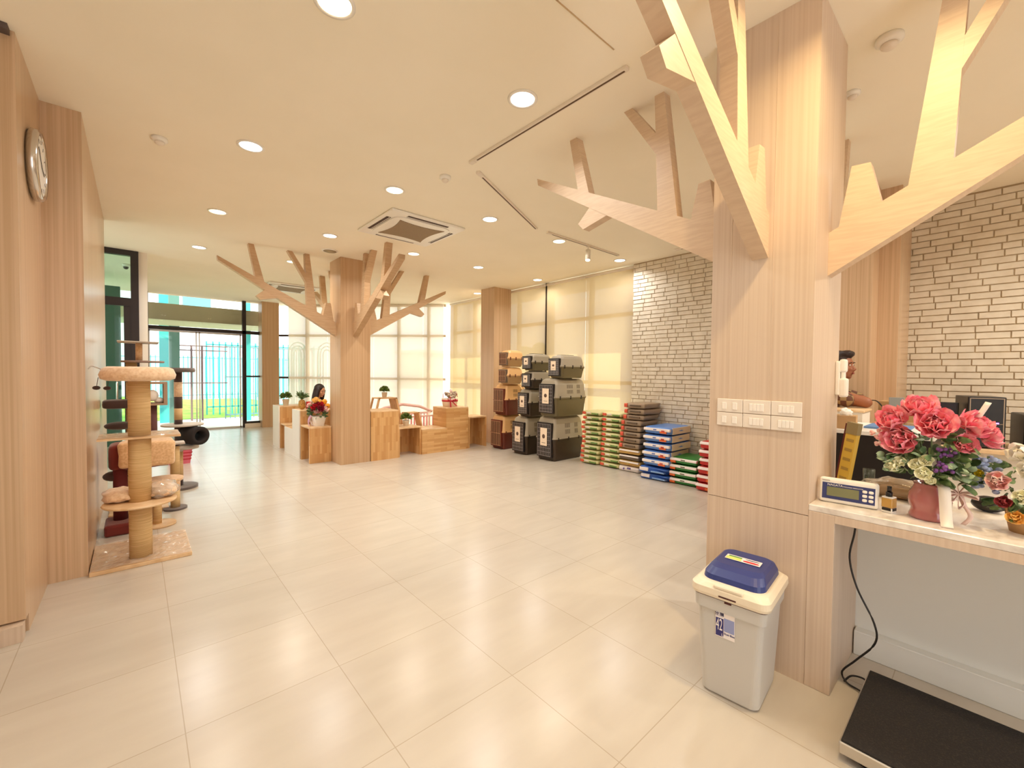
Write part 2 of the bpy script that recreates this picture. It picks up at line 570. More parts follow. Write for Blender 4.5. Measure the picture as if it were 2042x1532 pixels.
box(bm, (0.15, 12.55, 2.37), (2.45, 12.65, 2.45)); box(bm, (2.07, 12.56, 1.28), (2.45, 12.64, 1.32)); box(bm, (2.07, 12.56, 0.10), (2.45, 12.64, 0.15))
w3 = struct('window_3', bm, M_BLACKM)
bm = B(); box(bm, (0.2, 12.598, 2.45), (2.45, 12.602, H - 0.03)); box(bm, (2.1, 12.598, 0.15), (2.45, 12.602, 2.37))
obj('glass_pane', bm, M_GLASS, w3)
# the sliding entrance doors
bm = B()
for x in (0.24, 1.10, 1.16, 2.0): box(bm, (x - 0.012, 12.66, 0), (x + 0.012, 12.69, 2.37))
for z in (0.02, 2.35): box(bm, (0.23, 12.66, z - 0.02), (2.03, 12.69, z + 0.02))
d2 = struct('door_2', bm, M_STEEL)
bm = B(); box(bm, (0.24, 12.673, 0.03), (2.02, 12.677, 2.34)); obj('glass_pane', bm, M_GLASS, d2)
bm = B(); box(bm, (2.07, 12.5, 0), (2.42, 12.62, 0.10)); struct('baseboard_entrance', bm, M_PLASTER)

# clad columns
bm = B(); box(bm, (2.41, 12.30, 0), (2.80, 12.72, H)); struct('column_entrance', bm, M_WOODD)
bm = B(); box(bm, (5.48, 6.76, 0), (5.93, 7.2, H)); struct('column_window', bm, M_WOODW)


# roller blinds
def roller(name, label, pts, m):
    (ax, ay), (bx, by) = pts
    t_ = thing(name, label, 'roller blind', ((ax + bx) / 2, (ay + by) / 2, 0), math.atan2(by - ay, bx - ax), 'roller blinds over the windows')
    L = math.hypot(bx - ax, by - ay) / 2
    bm = B(); bm.faces.new([bm.verts.new(p) for p in ((-L, 0, 0.06), (L, 0, 0.06), (L, 0, H - 0.05), (-L, 0, H - 0.05))]); obj('blind_fabric', bm, m, t_)
    bm = B(); cyl(bm, (-L, 0, H - 0.04), (L, 0, H - 0.04), 0.026); obj('roller_tube', bm, M_PLASTER, t_, True)
    bm = B(); box(bm, (-L, -0.008, 0.04), (L, 0.008, 0.065)); obj('bottom_bar', bm, M_WHITEP, t_)
    return t_


P2 = lambda s, off=0.04: tuple(dpt(s, 0, off)[:2])
roller('roller_blind', 'pale translucent roller blind left of the tree column, by the bare window strip', (P2(0.30), P2(1.37)), M_BLIND2)
roller('roller_blind', 'pale translucent roller blind mostly hidden behind the tree column', (P2(1.372), P2(2.623)), M_BLIND2)
roller('roller_blind', 'pale translucent roller blind just right of the tree column', (P2(2.625), P2(3.93)), M_BLIND2)
roller('roller_blind', 'narrow pale roller blind ending at the bright slit in the window corner', (P2(3.932), P2(4.46)), M_BLIND2)
roller('roller_blind', 'cream roller blind between the corner slit and the wooden column', ((5.97, 7.22), (5.97, 9.12)), M_BLIND)
roller('roller_blind', 'cream roller blind right beside the window column, left of the dark gap', ((5.97, 5.79), (5.97, 6.9)), M_BLIND)
roller('roller_blind', 'middle cream roller blind behind the grey pet carriers', ((5.97, 4.802), (5.97, 5.75)), M_BLIND)
roller('roller_blind', 'cream roller blind next to the brick wall', ((5.97, 3.842), (5.97, 4.80)), M_BLIND)

# ------------------------------------------------------------------ outdoors
M_PAVE = mat('pale_paving', srgb(236, 232, 224), 0.8)
M_GRASS = add_noise(mat('lawn', srgb(150, 190, 70), 0.9), srgb(168, 206, 84), srgb(120, 168, 58), (3, 3, 3))
M_TEAL = mat('teal_paint', srgb(70, 196, 204), 0.5)
M_TEALD = mat('grey_teal_paint', srgb(92, 140, 136), 0.6)
M_BAR = mat('blue_grey_bar', srgb(118, 160, 176), 0.5)
M_MAUVE = mat('mauve_post', srgb(140, 112, 120), 0.6)
M_BLUE = mat('sky_blue_paint', srgb(120, 196, 240), 0.5)
bm = B(); box(bm, (-30, 12.75, -0.10), (30, 60, -0.03)); box(bm, (6.3, -20, -0.10), (40, 12.75, -0.03)); box(bm, (-30, 4, -0.10), (-3.2, 12.75, -0.03))
struct('ground', bm, M_PAVE)
bm = B()
n = 24
grid = [[bm.verts.new((-8 + 12.0 * i / n, 15.9 + 10.5 * j / n, -0.02 + 0.45 * math.sin(PI * j / n) * (0.6 + 0.4 * math.sin(i * 0.5)))) for i in range(n + 1)] for j in range(n + 1)]
for j in range(n):
    for i in range(n): bm.faces.new((grid[j][i], grid[j][i + 1], grid[j + 1][i + 1], grid[j + 1][i])).smooth = True
tag(obj('lawn', bm, M_GRASS), 'bright green sloping lawn beyond the entrance fence', 'grass', kind='stuff')


def fence(name, label, p0, p1, h, step, m, rails, r=0.012):
    (ax, ay), (bx, by) = p0, p1
    L = math.hypot(bx - ax, by - ay)
    t_ = thing(name, label, 'fence', (ax, ay, -0.03), math.atan2(by - ay, bx - ax))
    k = int(L / step)
    first = None
    for i in range(min(k + 1, 90)):
        if first is None:
            bm = B(); box(bm, (-r, -r, 0), (r, r, h)); first = obj('fence_bar', bm, m, t_)
        else:
            c = first.copy(); COL.objects.link(c); c.parent = t_; c.location = (i * step, 0, 0)
    for z in rails:
        bm = B(); box(bm, (0, -0.02, z - 0.02), (L, 0.02, z + 0.02)); obj('rail', bm, m, t_)
    return t_


fence('metal_fence', 'blue grey vertical bar fence in front of the lawn outside the entrance', (2.05, 15.5), (4.6, 15.5), 2.22, 0.125, M_BAR, (0.12, 1.28, 2.2))
fence('metal_fence', 'distant pale teal bar fence behind the lawn', (-2.5, 27.0), (7.5, 27.0), 2.2, 0.18, M_TEAL, (0.2, 2.1), 0.02)
fence('metal_fence', 'teal vertical bar fence close behind the blue grey one', (1.7, 16.6), (5.2, 16.6), 2.4, 0.17, M_TEAL, (0.3, 2.3), 0.02)
t_ = thing('gate_frame', 'mauve brown metal gate frame standing before the lawn', 'gate', (1.2, 15.4, -0.03))
for x in (0.02, 0.27):
    bm = B(); box(bm, (x - 0.025, -0.02, 0), (x + 0.025, 0.02, 2.2)); obj('post', bm, M_MAUVE, t_)
for z in (1.1, 2.05, 2.18):
    bm = B(); box(bm, (-0.35, -0.015, z - 0.015), (0.9, 0.015, z + 0.015)); obj('rail', bm, M_MAUVE, t_)
bm = B(); box(bm, (0.5, 15.2, -0.03), (0.72, 15.45, 4.2)); tag(obj('steel_column', bm, M_TEAL), 'bright teal outdoor column nearest the left edge of the entrance', 'column')
bm = B(); box(bm, (0.68, 14.5, -0.03), (0.90, 14.8, 4.2)); tag(obj('steel_column', bm, M_TEALD), 'dull grey green outdoor column right beside the teal one', 'column')
bm = B(); box(bm, (2.46, 14.6, -0.03), (2.57, 14.75, 4.2)); tag(obj('steel_column', bm, M_TEAL), 'teal outdoor column seen behind the glass beside the entrance post', 'column')
bm = B(); box(bm, (1.35, 20.0, 3.6), (2.2, 20.4, 9.0)); tag(obj('tower_block', bm, M_BLUE), 'sky blue tower structure high above the canopy outside', 'building')
t_ = thing('roof_frame', 'pale blue overhead steel roof frame outside the upper glass', 'roof frame', (1.0, 18.0, 4.2))
for k in range(4):
    bm = B(); tube(bm, [(-0.8 + 0.2 * k, 1.0 * k, 0.2 * k), (1.0, 1.2 * k, 0.15 * k), (3.2, 1.4 * k, 0.65 + 0.1 * k)], 0.07); obj('beam', bm, M_BLUE, t_, True)
bm = B(); box(bm, (-6, 12.85, 2.62), (2.9, 14.6, 3.0)); o = obj('entrance_canopy', bm, mat('canopy_paint', srgb(196, 186, 158), 0.7)); tag(o, 'long beige canopy over the entrance outside the glass', 'canopy')
bm = B(); box(bm, (-6, 14.55, 2.95), (2.9, 14.65, 3.08)); obj('canopy_edge', bm, M_PLASTER, o)
bm = B(); prism(bm, [(6.25, 2.5), (7.42, 2.5), (7.42, 9.0), (6.25, 9.0)], lambda u, v, t: (u, v, t), 3.25, 3.45)  # added overhang, unseen; its edge sets the sunlit line on the cream blinds
tag(obj('sun_blocker', bm, M_PLASTER), 'added white slab out of view, shading the upper part of the cream blinds', 'canopy')
# arches of the play frame beyond the bare window strip
for k, (x, y) in enumerate(((3.05, 14.6), (3.75, 14.2), (4.45, 13.7))):
    t_ = thing('arched_frame', ('teal arched play frame in the bare window strip beside the entrance column',
                               'teal arched play frame half seen through the first pale blind',
                               'teal arched play frame seen faintly through the pale blind by the mullion')[k], 'play frame', (x, y, -0.03), -0.8)
    for q in range(3):
        w = 0.30 - 0.09 * q
        pts = [(-w, 0, 0), (-w, 0, 2.0)] + [(w * -math.cos(a), 0, 2.0 + w * 1.2 * math.sin(a)) for a in (0.4, 0.8, 1.2, 1.57, 2.0, 2.4, 2.8)] + [(w, 0, 2.0), (w, 0, 0)]
        bm = B(); tube(bm, pts, 0.018); obj('arch', bm, M_TEAL if k < 2 else M_BAR, t_, True)
bm = B(); box(bm, (-1.2, 10.9, 0), (-0.2, 11.1, 3.0)); tag(obj('green_wall_panel', bm, mat('dark_green_panel', srgb(52, 92, 82), 0.5)), 'dark green panel seen through the framed glass door', 'panel')
# houses and trees far off, seen softly through the pale blinds
for x, y, w, h, c, lb in ((19, 34, 9, 3.2, (226, 218, 204), 'low pale building seen through the pale blinds left of the tree column'),
                          (31, 33, 8, 2.6, (214, 200, 180), 'low tan building seen through the pale blinds right of the tree column')):
    bm = B(); box(bm, (x, y, -0.03), (x + w, y + 4, h)); box(bm, (x - 0.3, y - 0.3, h), (x + w + 0.3, y + 4.3, h + 0.25), mi=0)
    tag(obj('distant_building', bm, mat('distant_wall', srgb(*c), 0.9)), lb, 'building')
for x, y, r, lb in ((26, 26, 1.2, 'hazy round tree left of the far tan building'), (30, 31, 1.6, 'hazy round tree at the right end of the far buildings')):
    t_ = thing('distant_tree', lb, 'tree', (x, y, -0.03))
    bm = B(); cyl(bm, (0, 0, 0), (0, 0, 2), 0.15, 0.1); obj('trunk', bm, M_CARD, t_)
    bm = B()
    for k in range(9): sell(bm, (random.uniform(-r, r) * 0.6, random.uniform(-r, r) * 0.6, 2.6 + random.uniform(-0.5, 0.9)), (r * 0.5,) * 3, 1, 1, 10, 6, wob=0.4, seed=k)
    obj('crown', bm, mat('tree_crown', srgb(120, 140, 96), 0.9), t_, True)

# ------------------------------------------------------------------ ceiling fixtures
ceil_labels = {
    (1.867, 2.035): 'large bright cool white ceiling downlight nearest the long ceiling track',
    (0.691, 3.88): 'cool white ceiling downlight left of the air conditioner, nearer row',
    (1.886, 3.863): 'warm ceiling downlight just in front of the air conditioner',
    (0.697, 5.717): 'warm ceiling downlight on the far left, second from the clock wall',
    (1.898, 5.717): 'neutral ceiling downlight left of the air conditioner, near the tree column top',
    (0.697, 7.544): 'cool ceiling downlight farthest left, above the cat trees',
    (3.04, 3.843): 'neutral ceiling downlight right of the air conditioner',
    (1.902, 7.489): 'warm ceiling downlight among the left branches of the tree column',
    (3.098, 5.722): 'ceiling downlight above the right branches of the tree column',
    (4.278, 5.705): 'ceiling downlight left of the short track, deeper in the room',
    (4.213, 3.85): 'warm ceiling downlight touching the track that carries the spotlight',
    (5.591, 3.848): 'ceiling downlight at the corner of blinds and brick wall',
    (5.651, 5.695): 'ceiling downlight above the middle cream blind',
    (5.66, 7.577): 'ceiling downlight hidden partly by the window column top',
    (4.13, 1.844): 'bright ceiling downlight peeking out beside the near tree column',
    (0.725, 2.117): 'warm ceiling downlight cut by the top edge of the photo',
}
cols = {(1.867, 2.035): 0, (0.691, 3.88): 0, (1.886, 3.863): 2, (0.697, 5.717): 2, (1.898, 5.717): 1, (0.697, 7.544): 0, (3.04, 3.843): 1,
        (1.902, 7.489): 2, (3.098, 5.722): 2, (4.278, 5.705): 1, (4.213, 3.85): 2, (5.591, 3.848): 0, (5.651, 5.695): 1, (5.66, 7.577): 1,
        (4.13, 1.844): 0, (0.725, 2.117): 2}
for (x, y), w in cols.items(): ceil_lamp(x, y, w, 13 if y < 5 else (15 if y < 7 else 22))
ceil_labels[(1.88, 0.2)] = 'warm ceiling downlight above the camera, washing the near tree column'
ceil_lamp(1.88, 0.2, 2, 24, (1.0, 0.72, 0.36))
ceil_labels[(0.7, 0.2)] = 'neutral ceiling downlight behind the camera on the left'
ceil_lamp(0.7, 0.2, 1, 8)
ceil_labels[(4.5, -0.9)] = 'added neutral fill lamp, out of view, over the reception back counter'
ceil_lamp(4.5, -0.9, 1, 56, (1.0, 0.93, 0.82))  # added fill lamp, brightens the reception and its brick wall
ceil_labels[(3.3, -1.3)] = 'added warm fill lamp, out of view, over the staff side of the reception counter'
ceil_lamp(3.3, -1.3, 2, 24)  # second added fill for the dim reception, no known fixture here

M_TRACK = mat('track_bronze', srgb(176, 150, 118), 0.5)


def track(label, x0, y0, x1, y1, spot=False):
    L = math.hypot(x1 - x0, y1 - y0)
    t_ = thing('ceiling_track', label, 'track', (x0, y0, H), math.atan2(y1 - y0, x1 - x0), 'ceiling tracks')
    bm = B(); box(bm, (0, -0.018, -0.02), (L, 0.018, 0.0), 0.002); obj('rail', bm, M_PLASTER, t_)
    bm = B(); box(bm, (0.08, -0.006, -0.0215), (L - 0.02, 0.006, -0.019)); obj('slot', bm, mat('track_slot', srgb(92, 66, 40), 0.6), t_)
    bm = B(); box(bm, (-0.01, -0.02, -0.024), (0.05, 0.02, 0), 0.003); obj('end_cap', bm, M_PLASTER, t_)
    return t_


track('long ceiling track running diagonally toward the near tree column', 2.10, 2.91, 2.11, 1.42)
track('second ceiling track meeting the long one at a corner', 2.25, 3.01, 3.63, 3.69)
track('short bronze ceiling track that carries a small white spotlight', 3.83, 3.69, 5.32, 3.69)
track('short ceiling track beside the brick wall top', 5.655, 2.98, 5.65, 2.64)
t_ = thing('spotlight', 'small white cylinder spotlight hanging from the short track', 'spotlight', (4.62, 3.69, H - 0.024))
bm = B(); cyl(bm, (0, 0, 0), (0, 0, -0.06), 0.008); box(bm, (-0.02, -0.012, -0.012), (0.02, 0.012, 0)); obj('stem', bm, M_WHITEP, t_)
bm = B(); cyl(bm, (0.0, 0.0, -0.05), (-0.03, -0.02, -0.19), 0.034); obj('lamp_head', bm, M_WHITEP, t_, False)
bm = B(); cyl(bm, (-0.0292, -0.0195, -0.186), (-0.031, -0.0207, -0.193), 0.03); obj('lens', bm, M_LAMP[2], t_)


def aircon(label, x, y):
    t_ = thing('air_conditioner', label, 'air conditioner', (x, y, H), 0, 'ceiling air conditioners')
    bm = B(); box(bm, (-0.475, -0.475, -0.028), (0.475, 0.475, 0), 0.012, 2); obj('panel', bm, M_WHITEP, t_)
    bm = B()
    pts = []
    for k in range(40):
        a = 2 * PI * k / 40
        f = lambda w: math.copysign(abs(w) ** 0.35, w)
        pts.append((0.375 * f(math.cos(a)), 0.375 * f(math.sin(a))))
    prism(bm, pts, lambda u, v, t: (u, v, t), -0.04, -0.026); obj('inner_frame', bm, M_WHITEP, t_)
    bm = B()
    pts = []
    for q in range(4):
        for k in range(10):
            u = -1 + 2 * k / 10
            d_ = 0.245 + 0.045 * u * u
            x_, y_ = 0.29 * u, -d_
            c_, s_ = math.cos(q * PI / 2), math.sin(q * PI / 2)
            pts.append((x_ * c_ - y_ * s_, x_ * s_ + y_ * c_))
    prism(bm, pts, lambda u, v, t: (u, v, t), -0.045, -0.039)
    g_ = mat('intake_grille', srgb(150, 128, 100), 0.7)
    tt, bb = nodes(g_)
    gg = tt.nodes.new('ShaderNodeNewGeometry'); ck = tt.nodes.new('ShaderNodeTexChecker'); ck.inputs['Scale'].default_value = 90
    ck.inputs[1].default_value = srgb(168, 146, 118); ck.inputs[2].default_value = srgb(120, 98, 72)
    tt.links.new(gg.outputs['Position'], ck.inputs[0]); tt.links.new(ck.outputs[0], bb.inputs['Base Color'])
    obj('intake_grille', bm, g_, t_)
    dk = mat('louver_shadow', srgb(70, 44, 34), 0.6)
    for a in range(4):
        R_ = Matrix.Rotation(a * PI / 2, 4, 'Z')
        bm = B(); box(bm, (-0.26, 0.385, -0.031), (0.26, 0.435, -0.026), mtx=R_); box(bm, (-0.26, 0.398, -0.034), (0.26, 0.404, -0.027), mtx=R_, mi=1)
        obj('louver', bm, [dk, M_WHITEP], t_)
    return t_


aircon('square cassette air conditioner in the middle of the ceiling', 2.535, 4.75)
aircon('cassette air conditioner farther back, behind the left branches', 2.45, 9.85)


def detector(label, x, y, s=1.0):
    t_ = thing('smoke_detector', label, 'smoke detector', (x, y, H), 0, 'ceiling detectors')
    bm = B(); lathe(bm, [(0.05 * s, 0), (0.052 * s, -0.018 * s), (0.036 * s, -0.03 * s), (0.034 * s, -0.03 * s)], seg=20); obj('base', bm, M_WHITEP, t_, True)
    bm = B(); lathe(bm, [(0.03 * s, -0.03 * s), (0.03 * s, -0.042 * s), (0.018 * s, -0.052 * s)], seg=20); obj('sensor_head', bm, M_PLASTER, t_, True)


detector('round smoke detector in front of the air conditioner', 2.09, 3.29)
detector('pale smoke detector on the left, above the clock side', 0.154, 4.22)
detector('large smoke detector right of the near tree column', 2.93, 0.40, 1.15)
detector('small detector on the ceiling just beside the near column edge', 3.33, 0.62, 0.8)
t_ = thing('ceiling_speaker', 'round flush speaker above the far tree column', 'speaker', (2.13, 6.42, H))
bm = B(); lathe(bm, [(0.11, 0), (0.11, -0.008), (0.095, -0.012)], seg=28); obj('rim', bm, M_WHITEP, t_, True)
bm = B(); lathe(bm, [(0.09, -0.0125), (0.03, -0.016)], seg=28); obj('speaker_mesh', bm, mat('speaker_mesh', srgb(178, 160, 130), 0.8), t_, True)
t_ = thing('security_camera', 'small dome security camera behind the door transom', 'camera', (-0.10, 9.6, H))
bm = B(); lathe(bm, [(0.05, 0), (0.05, -0.03), (0.03, -0.05)], seg=16); obj('base', bm, M_WHITEP, t_, True)
bm = B(); ell(bm, (0, 0, -0.055), (0.035, 0.035, 0.035)); obj('dome', bm, M_BLACK, t_, True)

# ------------------------------------------------------------------ wall clock
t_ = thing('wall_clock', 'round silver rimmed clock on the left wood wall', 'clock', (-0.454, 3.82, 2.66))
ry = Matrix.Rotation(PI / 2, 4, 'Y')
bm = B(); lathe(bm, [(0.19, 0), (0.205, 0.012), (0.205, 0.04), (0.19, 0.052), (0.172, 0.046), (0.172, 0.02)], seg=40, mtx=ry, cap=False); obj('rim', bm, M_CHROME, t_, True)
bm = B(); lathe(bm, [(0.19, 0.0), (0.19, 0.012)], seg=40, mtx=ry); obj('back', bm, M_BLACK, t_)
bm = B(); lathe(bm, [(0.173, 0.013), (0.173, 0.043)], seg=40, mtx=ry); obj('dial', bm, M_WHITEP, t_)
for a, L in ((0.9, 0.13), (-1.9, 0.09)):
    bm = B(); R_ = Matrix.Rotation(a, 4, 'X'); box(bm, (0.045, -0.004, -0.01), (0.047, 0.004, L), mtx=R_); obj('hand', bm, M_BLACK, t_)
for k in range(12):
    bm = B(); R_ = Matrix.Rotation(k * PI / 6, 4, 'X'); box(bm, (0.0432, -0.003, 0.13), (0.0445, 0.003, 0.155), mtx=R_); obj('hour_mark', bm, M_BLACK, t_)


# ------------------------------------------------------------------ tree shaped columns
M_BR2 = wood('tan_oak_branch', srgb(202, 170, 134), srgb(192, 158, 122), (8, 8, 90))
def branch(parent, root, dirv, thick, dz=0.0, sc=1.0, top=H, fork=True, dsc=1.0, wm=None):
    wm = wm or M_WOODB
    """one bracket branch in a vertical plane; root at the column face, dirv horizontal direction"""
    d = Vector((dirv[0], dirv[1], 0)).normalized()
    nrm = Vector((-d.y, d.x, 0))
    o_ = Vector((root[0], root[1], 0))

    def fn(u, v, t_): return o_ + d * (u * sc) + nrm * t_ + Vector((0, 0, v))
    h = thick / 2
    bot = lambda u: 2.0 + dz + 0.598 * u * dsc
    tp = lambda u: 2.21 + dz + 0.497 * u * dsc
    L = 1.53
    bm = B(); prism(bm, [(0, bot(0)), (L, bot(L)), (L + 0.01, tp(L)), (0, tp(0))], fn, -h, h)
    arm = obj('branch', bm, wm, parent)
    q = h * 0.98
    for pts in (((0.98, tp(0.98) - 0.03), (1.09, tp(1.09) - 0.03), (1.182, top), (1.115, top)),
                ((0.28, tp(0.28) - 0.03), (0.42, tp(0.42) - 0.03), (0.455, top), (0.39, top))):
        bm = B(); prism(bm, pts, fn, -q, q); obj('twig', bm, wm, arm)
    bm = B(); prism(bm, ((0.415, 2.74 + dz), (0.69, top), (0.625, top), (0.425, 2.88 + dz)), fn, -q * 0.97, q * 0.97); obj('twig', bm, wm, arm)
    bm = B(); prism(bm, ((0.03, tp(0.03) - 0.05), (0.205, tp(0.205) - 0.05), (0.152, 2.50 + dz), (0.082, 2.505 + dz)), fn, -q * 0.99, q * 0.99); obj('twig', bm, wm, arm)
    if fork:
        bm = B(); prism(bm, ((0.80, bot(0.80) + 0.02), (1.04, bot(0.83) - 0.05), (1.09, bot(0.83) + 0.0), (0.97, bot(0.97) + 0.02)), fn, -q * 0.96, q * 0.96); obj('twig', bm, wm, arm)
    return arm


t_ = thing('tree_column', 'wood clad column in the room centre with boards branching like a tree', 'column', (2.595, 6.875, 0), 0, 'columns shaped like trees')
bm = B(); box(bm, (-0.235, -0.235, 0), (0.235, 0.235, H)); obj('trunk', bm, M_WOODD, t_)
for root, dv in (((-0.235, 0.0), (-1, 0)), ((0.235, 0.0), (1, 0)), ((0.0, -0.235), (0, -1)), ((0.0, 0.235), (0, 1))):
    branch(t_, root, dv, 0.09, wm=M_BR2)
t_ = thing('tree_column', 'near wood clad tree column with large boards branching out and light switches', 'column', (2.58, 0.7875, 0), 0, 'columns shaped like trees')
bm = B(); box(bm, (-0.24, -0.2325, 0.80), (0.26, 0.2325, H)); box(bm, (-0.24, -0.2325, 0), (0.26, 0.2325, 0.797))
for y in (-0.06, 0.135): box(bm, (-0.2412, y - 0.0015, 0.80), (-0.239, y + 0.0015, H))
obj('trunk', bm, M_WOOD, t_)
branch(t_, (-0.24, 0.0), (-1, 0), 0.075, 0.03, 0.96)
branch(t_, (0.26, 0.0), (1, 0), 0.075, 0.0, 1.0)
branch(t_, (0.02, -0.2325), (0, -1), 0.075, -0.055, 1.0, fork=False)
branch(t_, (-0.08, 0.2325), (0, 1), 0.075, 0.06, 0.96)

# ------------------------------------------------------------------ counter
ct = thing('reception_counter', 'marble topped reception counter beside the near tree column', 'counter', (2.34, 0.555, 0))
YE = -1.6 - 0.555
bm = B(); box(bm, (0.0, YE, 0.825), (0.62, 0, 0.855), 0.003); obj('worktop', bm, M_MARBLE, ct)
bm = B(); box(bm, (0.0, -0.10, 0), (0.62, 0, 0.825), 0.002); obj('end_panel', bm, M_WOOD, ct)
bm = B(); box(bm, (0.0, YE, 0.79), (0.03, -0.10, 0.825)); obj('apron', bm, M_WOOD, ct)
M_GWH = mat('grey_white_laminate', srgb(236, 238, 236), 0.4)
bm = B(); box(bm, (0.52, YE, 0), (0.56, -0.10, 0.825)); obj('back_panel', bm, M_GWH, ct)
bm = B(); box(bm, (0.46, YE, 0), (0.52, -0.105, 0.125), 0.003); obj('kick_ledge', bm, M_GWH, ct)

# light switches on the column
M_SW = mat('switch_ivory', srgb(236, 226, 214), 0.35)
M_SWB = mat('switch_rocker', srgb(246, 240, 232), 0.3)
ys = (0.977, 0.848, 0.719, 0.588)
for c in range(3):
    for r in range(2):
        ya, yb = ys[c] - 0.0012, ys[c + 1] + 0.0012
        za = 1.256 - r * 0.072
        side = ('left', 'middle', 'right')[c]
        t_ = thing('light_switch', '%s ivory %s switch plate of the six on the near column' % (('upper', 'lower')[r], side), 'light switch', (2.34, (ya + yb) / 2, za + 0.035), 0, 'switch plates on the near column')
        w = (ya - yb) / 2
        bm = B(); box(bm, (-0.009, -w, -0.0345), (0, w, 0.0345), 0.002); obj('plate', bm, M_SW, t_)
        kk = (-0.026, 0.026) if c == 0 else (-0.025, -0.008, 0.008, 0.025)
        for y in kk:
            hw = 0.011 if c == 0 else 0.0075
            bm = B(); box(bm, (-0.0125, y - hw, -0.02), (-0.008, y + hw, 0.016), 0.0012); obj('rocker', bm, M_SWB, t_)

# intercom handset
t_ = thing('wall_phone', 'ivory wall handset on the side of the near column', 'phone', (2.80, 0.555, 1.44))
bm = B(); box(bm, (-0.03, -0.02, -0.09), (0.03, 0, 0.09), 0.006, 2); obj('base', bm, M_WHITEP, t_)
bm = B(); box(bm, (-0.024, -0.045, 0.03), (0.024, -0.015, 0.10), 0.01, 2); box(bm, (-0.028, -0.05, -0.10), (0.028, -0.015, -0.0), 0.01, 2); box(bm, (-0.018, -0.038, -0.02), (0.018, -0.022, 0.05), 0.004)
obj('handset', bm, M_WHITEP, t_)

# ------------------------------------------------------------------ things on the counter
M_NAVY = mat('navy_panel', srgb(52, 60, 112), 0.4)
M_LCD = mat('lcd_glass', srgb(122, 124, 92), 0.25)
t_ = thing('scale_indicator', 'white weighing scale display with blue face on the counter', 'scale display', (2.445, 0.43, 0.855), math.atan2(-0.2, 0.02) + 0.0)
# local x runs along the front (away from the column), local y toward the staff side
R_ = Matrix.Rotation(-0.16, 4, 'X')
bm = B(); box(bm, (-0.108, 0.0, 0.004), (0.108, 0.06, 0.118), 0.012, 3, mtx=R_); obj('housing', bm, M_WHITEP, t_)
bm = B(); box(bm, (-0.096, -0.0015, 0.020), (0.096, 0.003, 0.094), mtx=R_); obj('face_panel', bm, M_NAVY, t_)
bm = B(); box(bm, (-0.078, -0.003, 0.034), (0.040, 0.0, 0.076), mtx=R_); obj('screen', bm, M_LCD, t_)
for i in range(2):
    for j in range(3):
        bm = B(); sell(bm, (0.060 + 0.022 * i, -0.002, 0.036 + 0.019 * j), (0.009, 0.002, 0.0068), 0.7, 0.7, 12, 6, mtx=R_); obj('button', bm, M_WHITEP, t_, True)
text('lettering', 'NAGATA', 0.014, M_WHITEP, R_ @ face_mtx((-0.048, -0.0022, 0.085), (1, 0, 0), (0, 0, 1)), t_)
text('lettering', 'WEIGHING INDICATOR', 0.0068, M_WHITEP, R_ @ face_mtx((0.018, -0.0022, 0.083), (1, 0, 0), (0, 0, 1)), t_)
text('lettering', 'NAGATA', 0.007, mat('grey_print', srgb(120, 116, 120), 0.6), R_ @ face_mtx((-0.082, -0.0022, 0.104), (1, 0, 0), (0, 0, 1)), t_)
bm = B(); box(bm, (-0.06, 0.03, 0), (0.06, 0.08, 0.01)); obj('foot', bm, M_BLACK, t_)

t_ = thing('scent_bottle', 'small square bottle with black spray cap and amber liquid on the counter', 'bottle', (2.475, 0.29, 0.855), -0.3)
bm = B(); box(bm, (-0.02, -0.02, 0), (0.02, 0.02, 0.022), 0.003); box(bm, (-0.02, -0.02, 0.063), (0.02, 0.02, 0.07), 0.003); obj('glass_body', bm, M_WHITEP, t_)
bm = B(); box(bm, (-0.0195, -0.0195, 0.022), (0.0195, 0.0195, 0.063), 0.002); obj('liquid', bm, mat('amber_liquid', srgb(214, 168, 88), 0.15, trans=0.2), t_)
bm = B(); box(bm, (-0.0205, -0.016, 0.010), (-0.0198, 0.016, 0.022)); box(bm, (-0.016, -0.0205, 0.010), (0.016, -0.0198, 0.022)); obj('label', bm, M_BLACK, t_)
bm = B(); cyl(bm, (0, 0, 0.07), (0, 0, 0.09), 0.012); cyl(bm, (0, 0, 0.09), (0, 0, 0.115), 0.008); obj('cap', bm, M_BLACK, t_, False)

# ---- flowers
M_PEONY = add_noise(mat('peony_petal', srgb(226, 70, 104), 0.6, sheen=0.3), srgb(246, 118, 146), srgb(255, 186, 190), (45, 45, 45), 2)
M_YEL = mat('cream_petal', srgb(255, 253, 226), 0.6)
M_PINKP = add_noise(mat('blush_petal', srgb(240, 190, 184), 0.6), srgb(252, 232, 222), srgb(240, 176, 176), (40, 40, 40), 2)
M_WHP = mat('white_petal', srgb(254, 250, 238), 0.6)
M_PUR = mat('purple_petal', srgb(138, 84, 158), 0.5)
M_BLU = mat('blue_petal', srgb(168, 184, 216), 0.6)
M_LEAF = add_noise(mat('leaf', srgb(92, 118, 70), 0.55), srgb(120, 146, 92), srgb(64, 92, 52), (30, 30, 30), 2)
M_LEAFL = mat('grey_green_leaf', srgb(150, 172, 138), 0.6)
M_ORG = mat('apricot_petal', srgb(250, 206, 120), 0.6)
M_RED = mat('red_petal', srgb(190, 24, 44), 0.55)
M_DKF = mat('dark_leaf', srgb(58, 40, 34), 0.6)


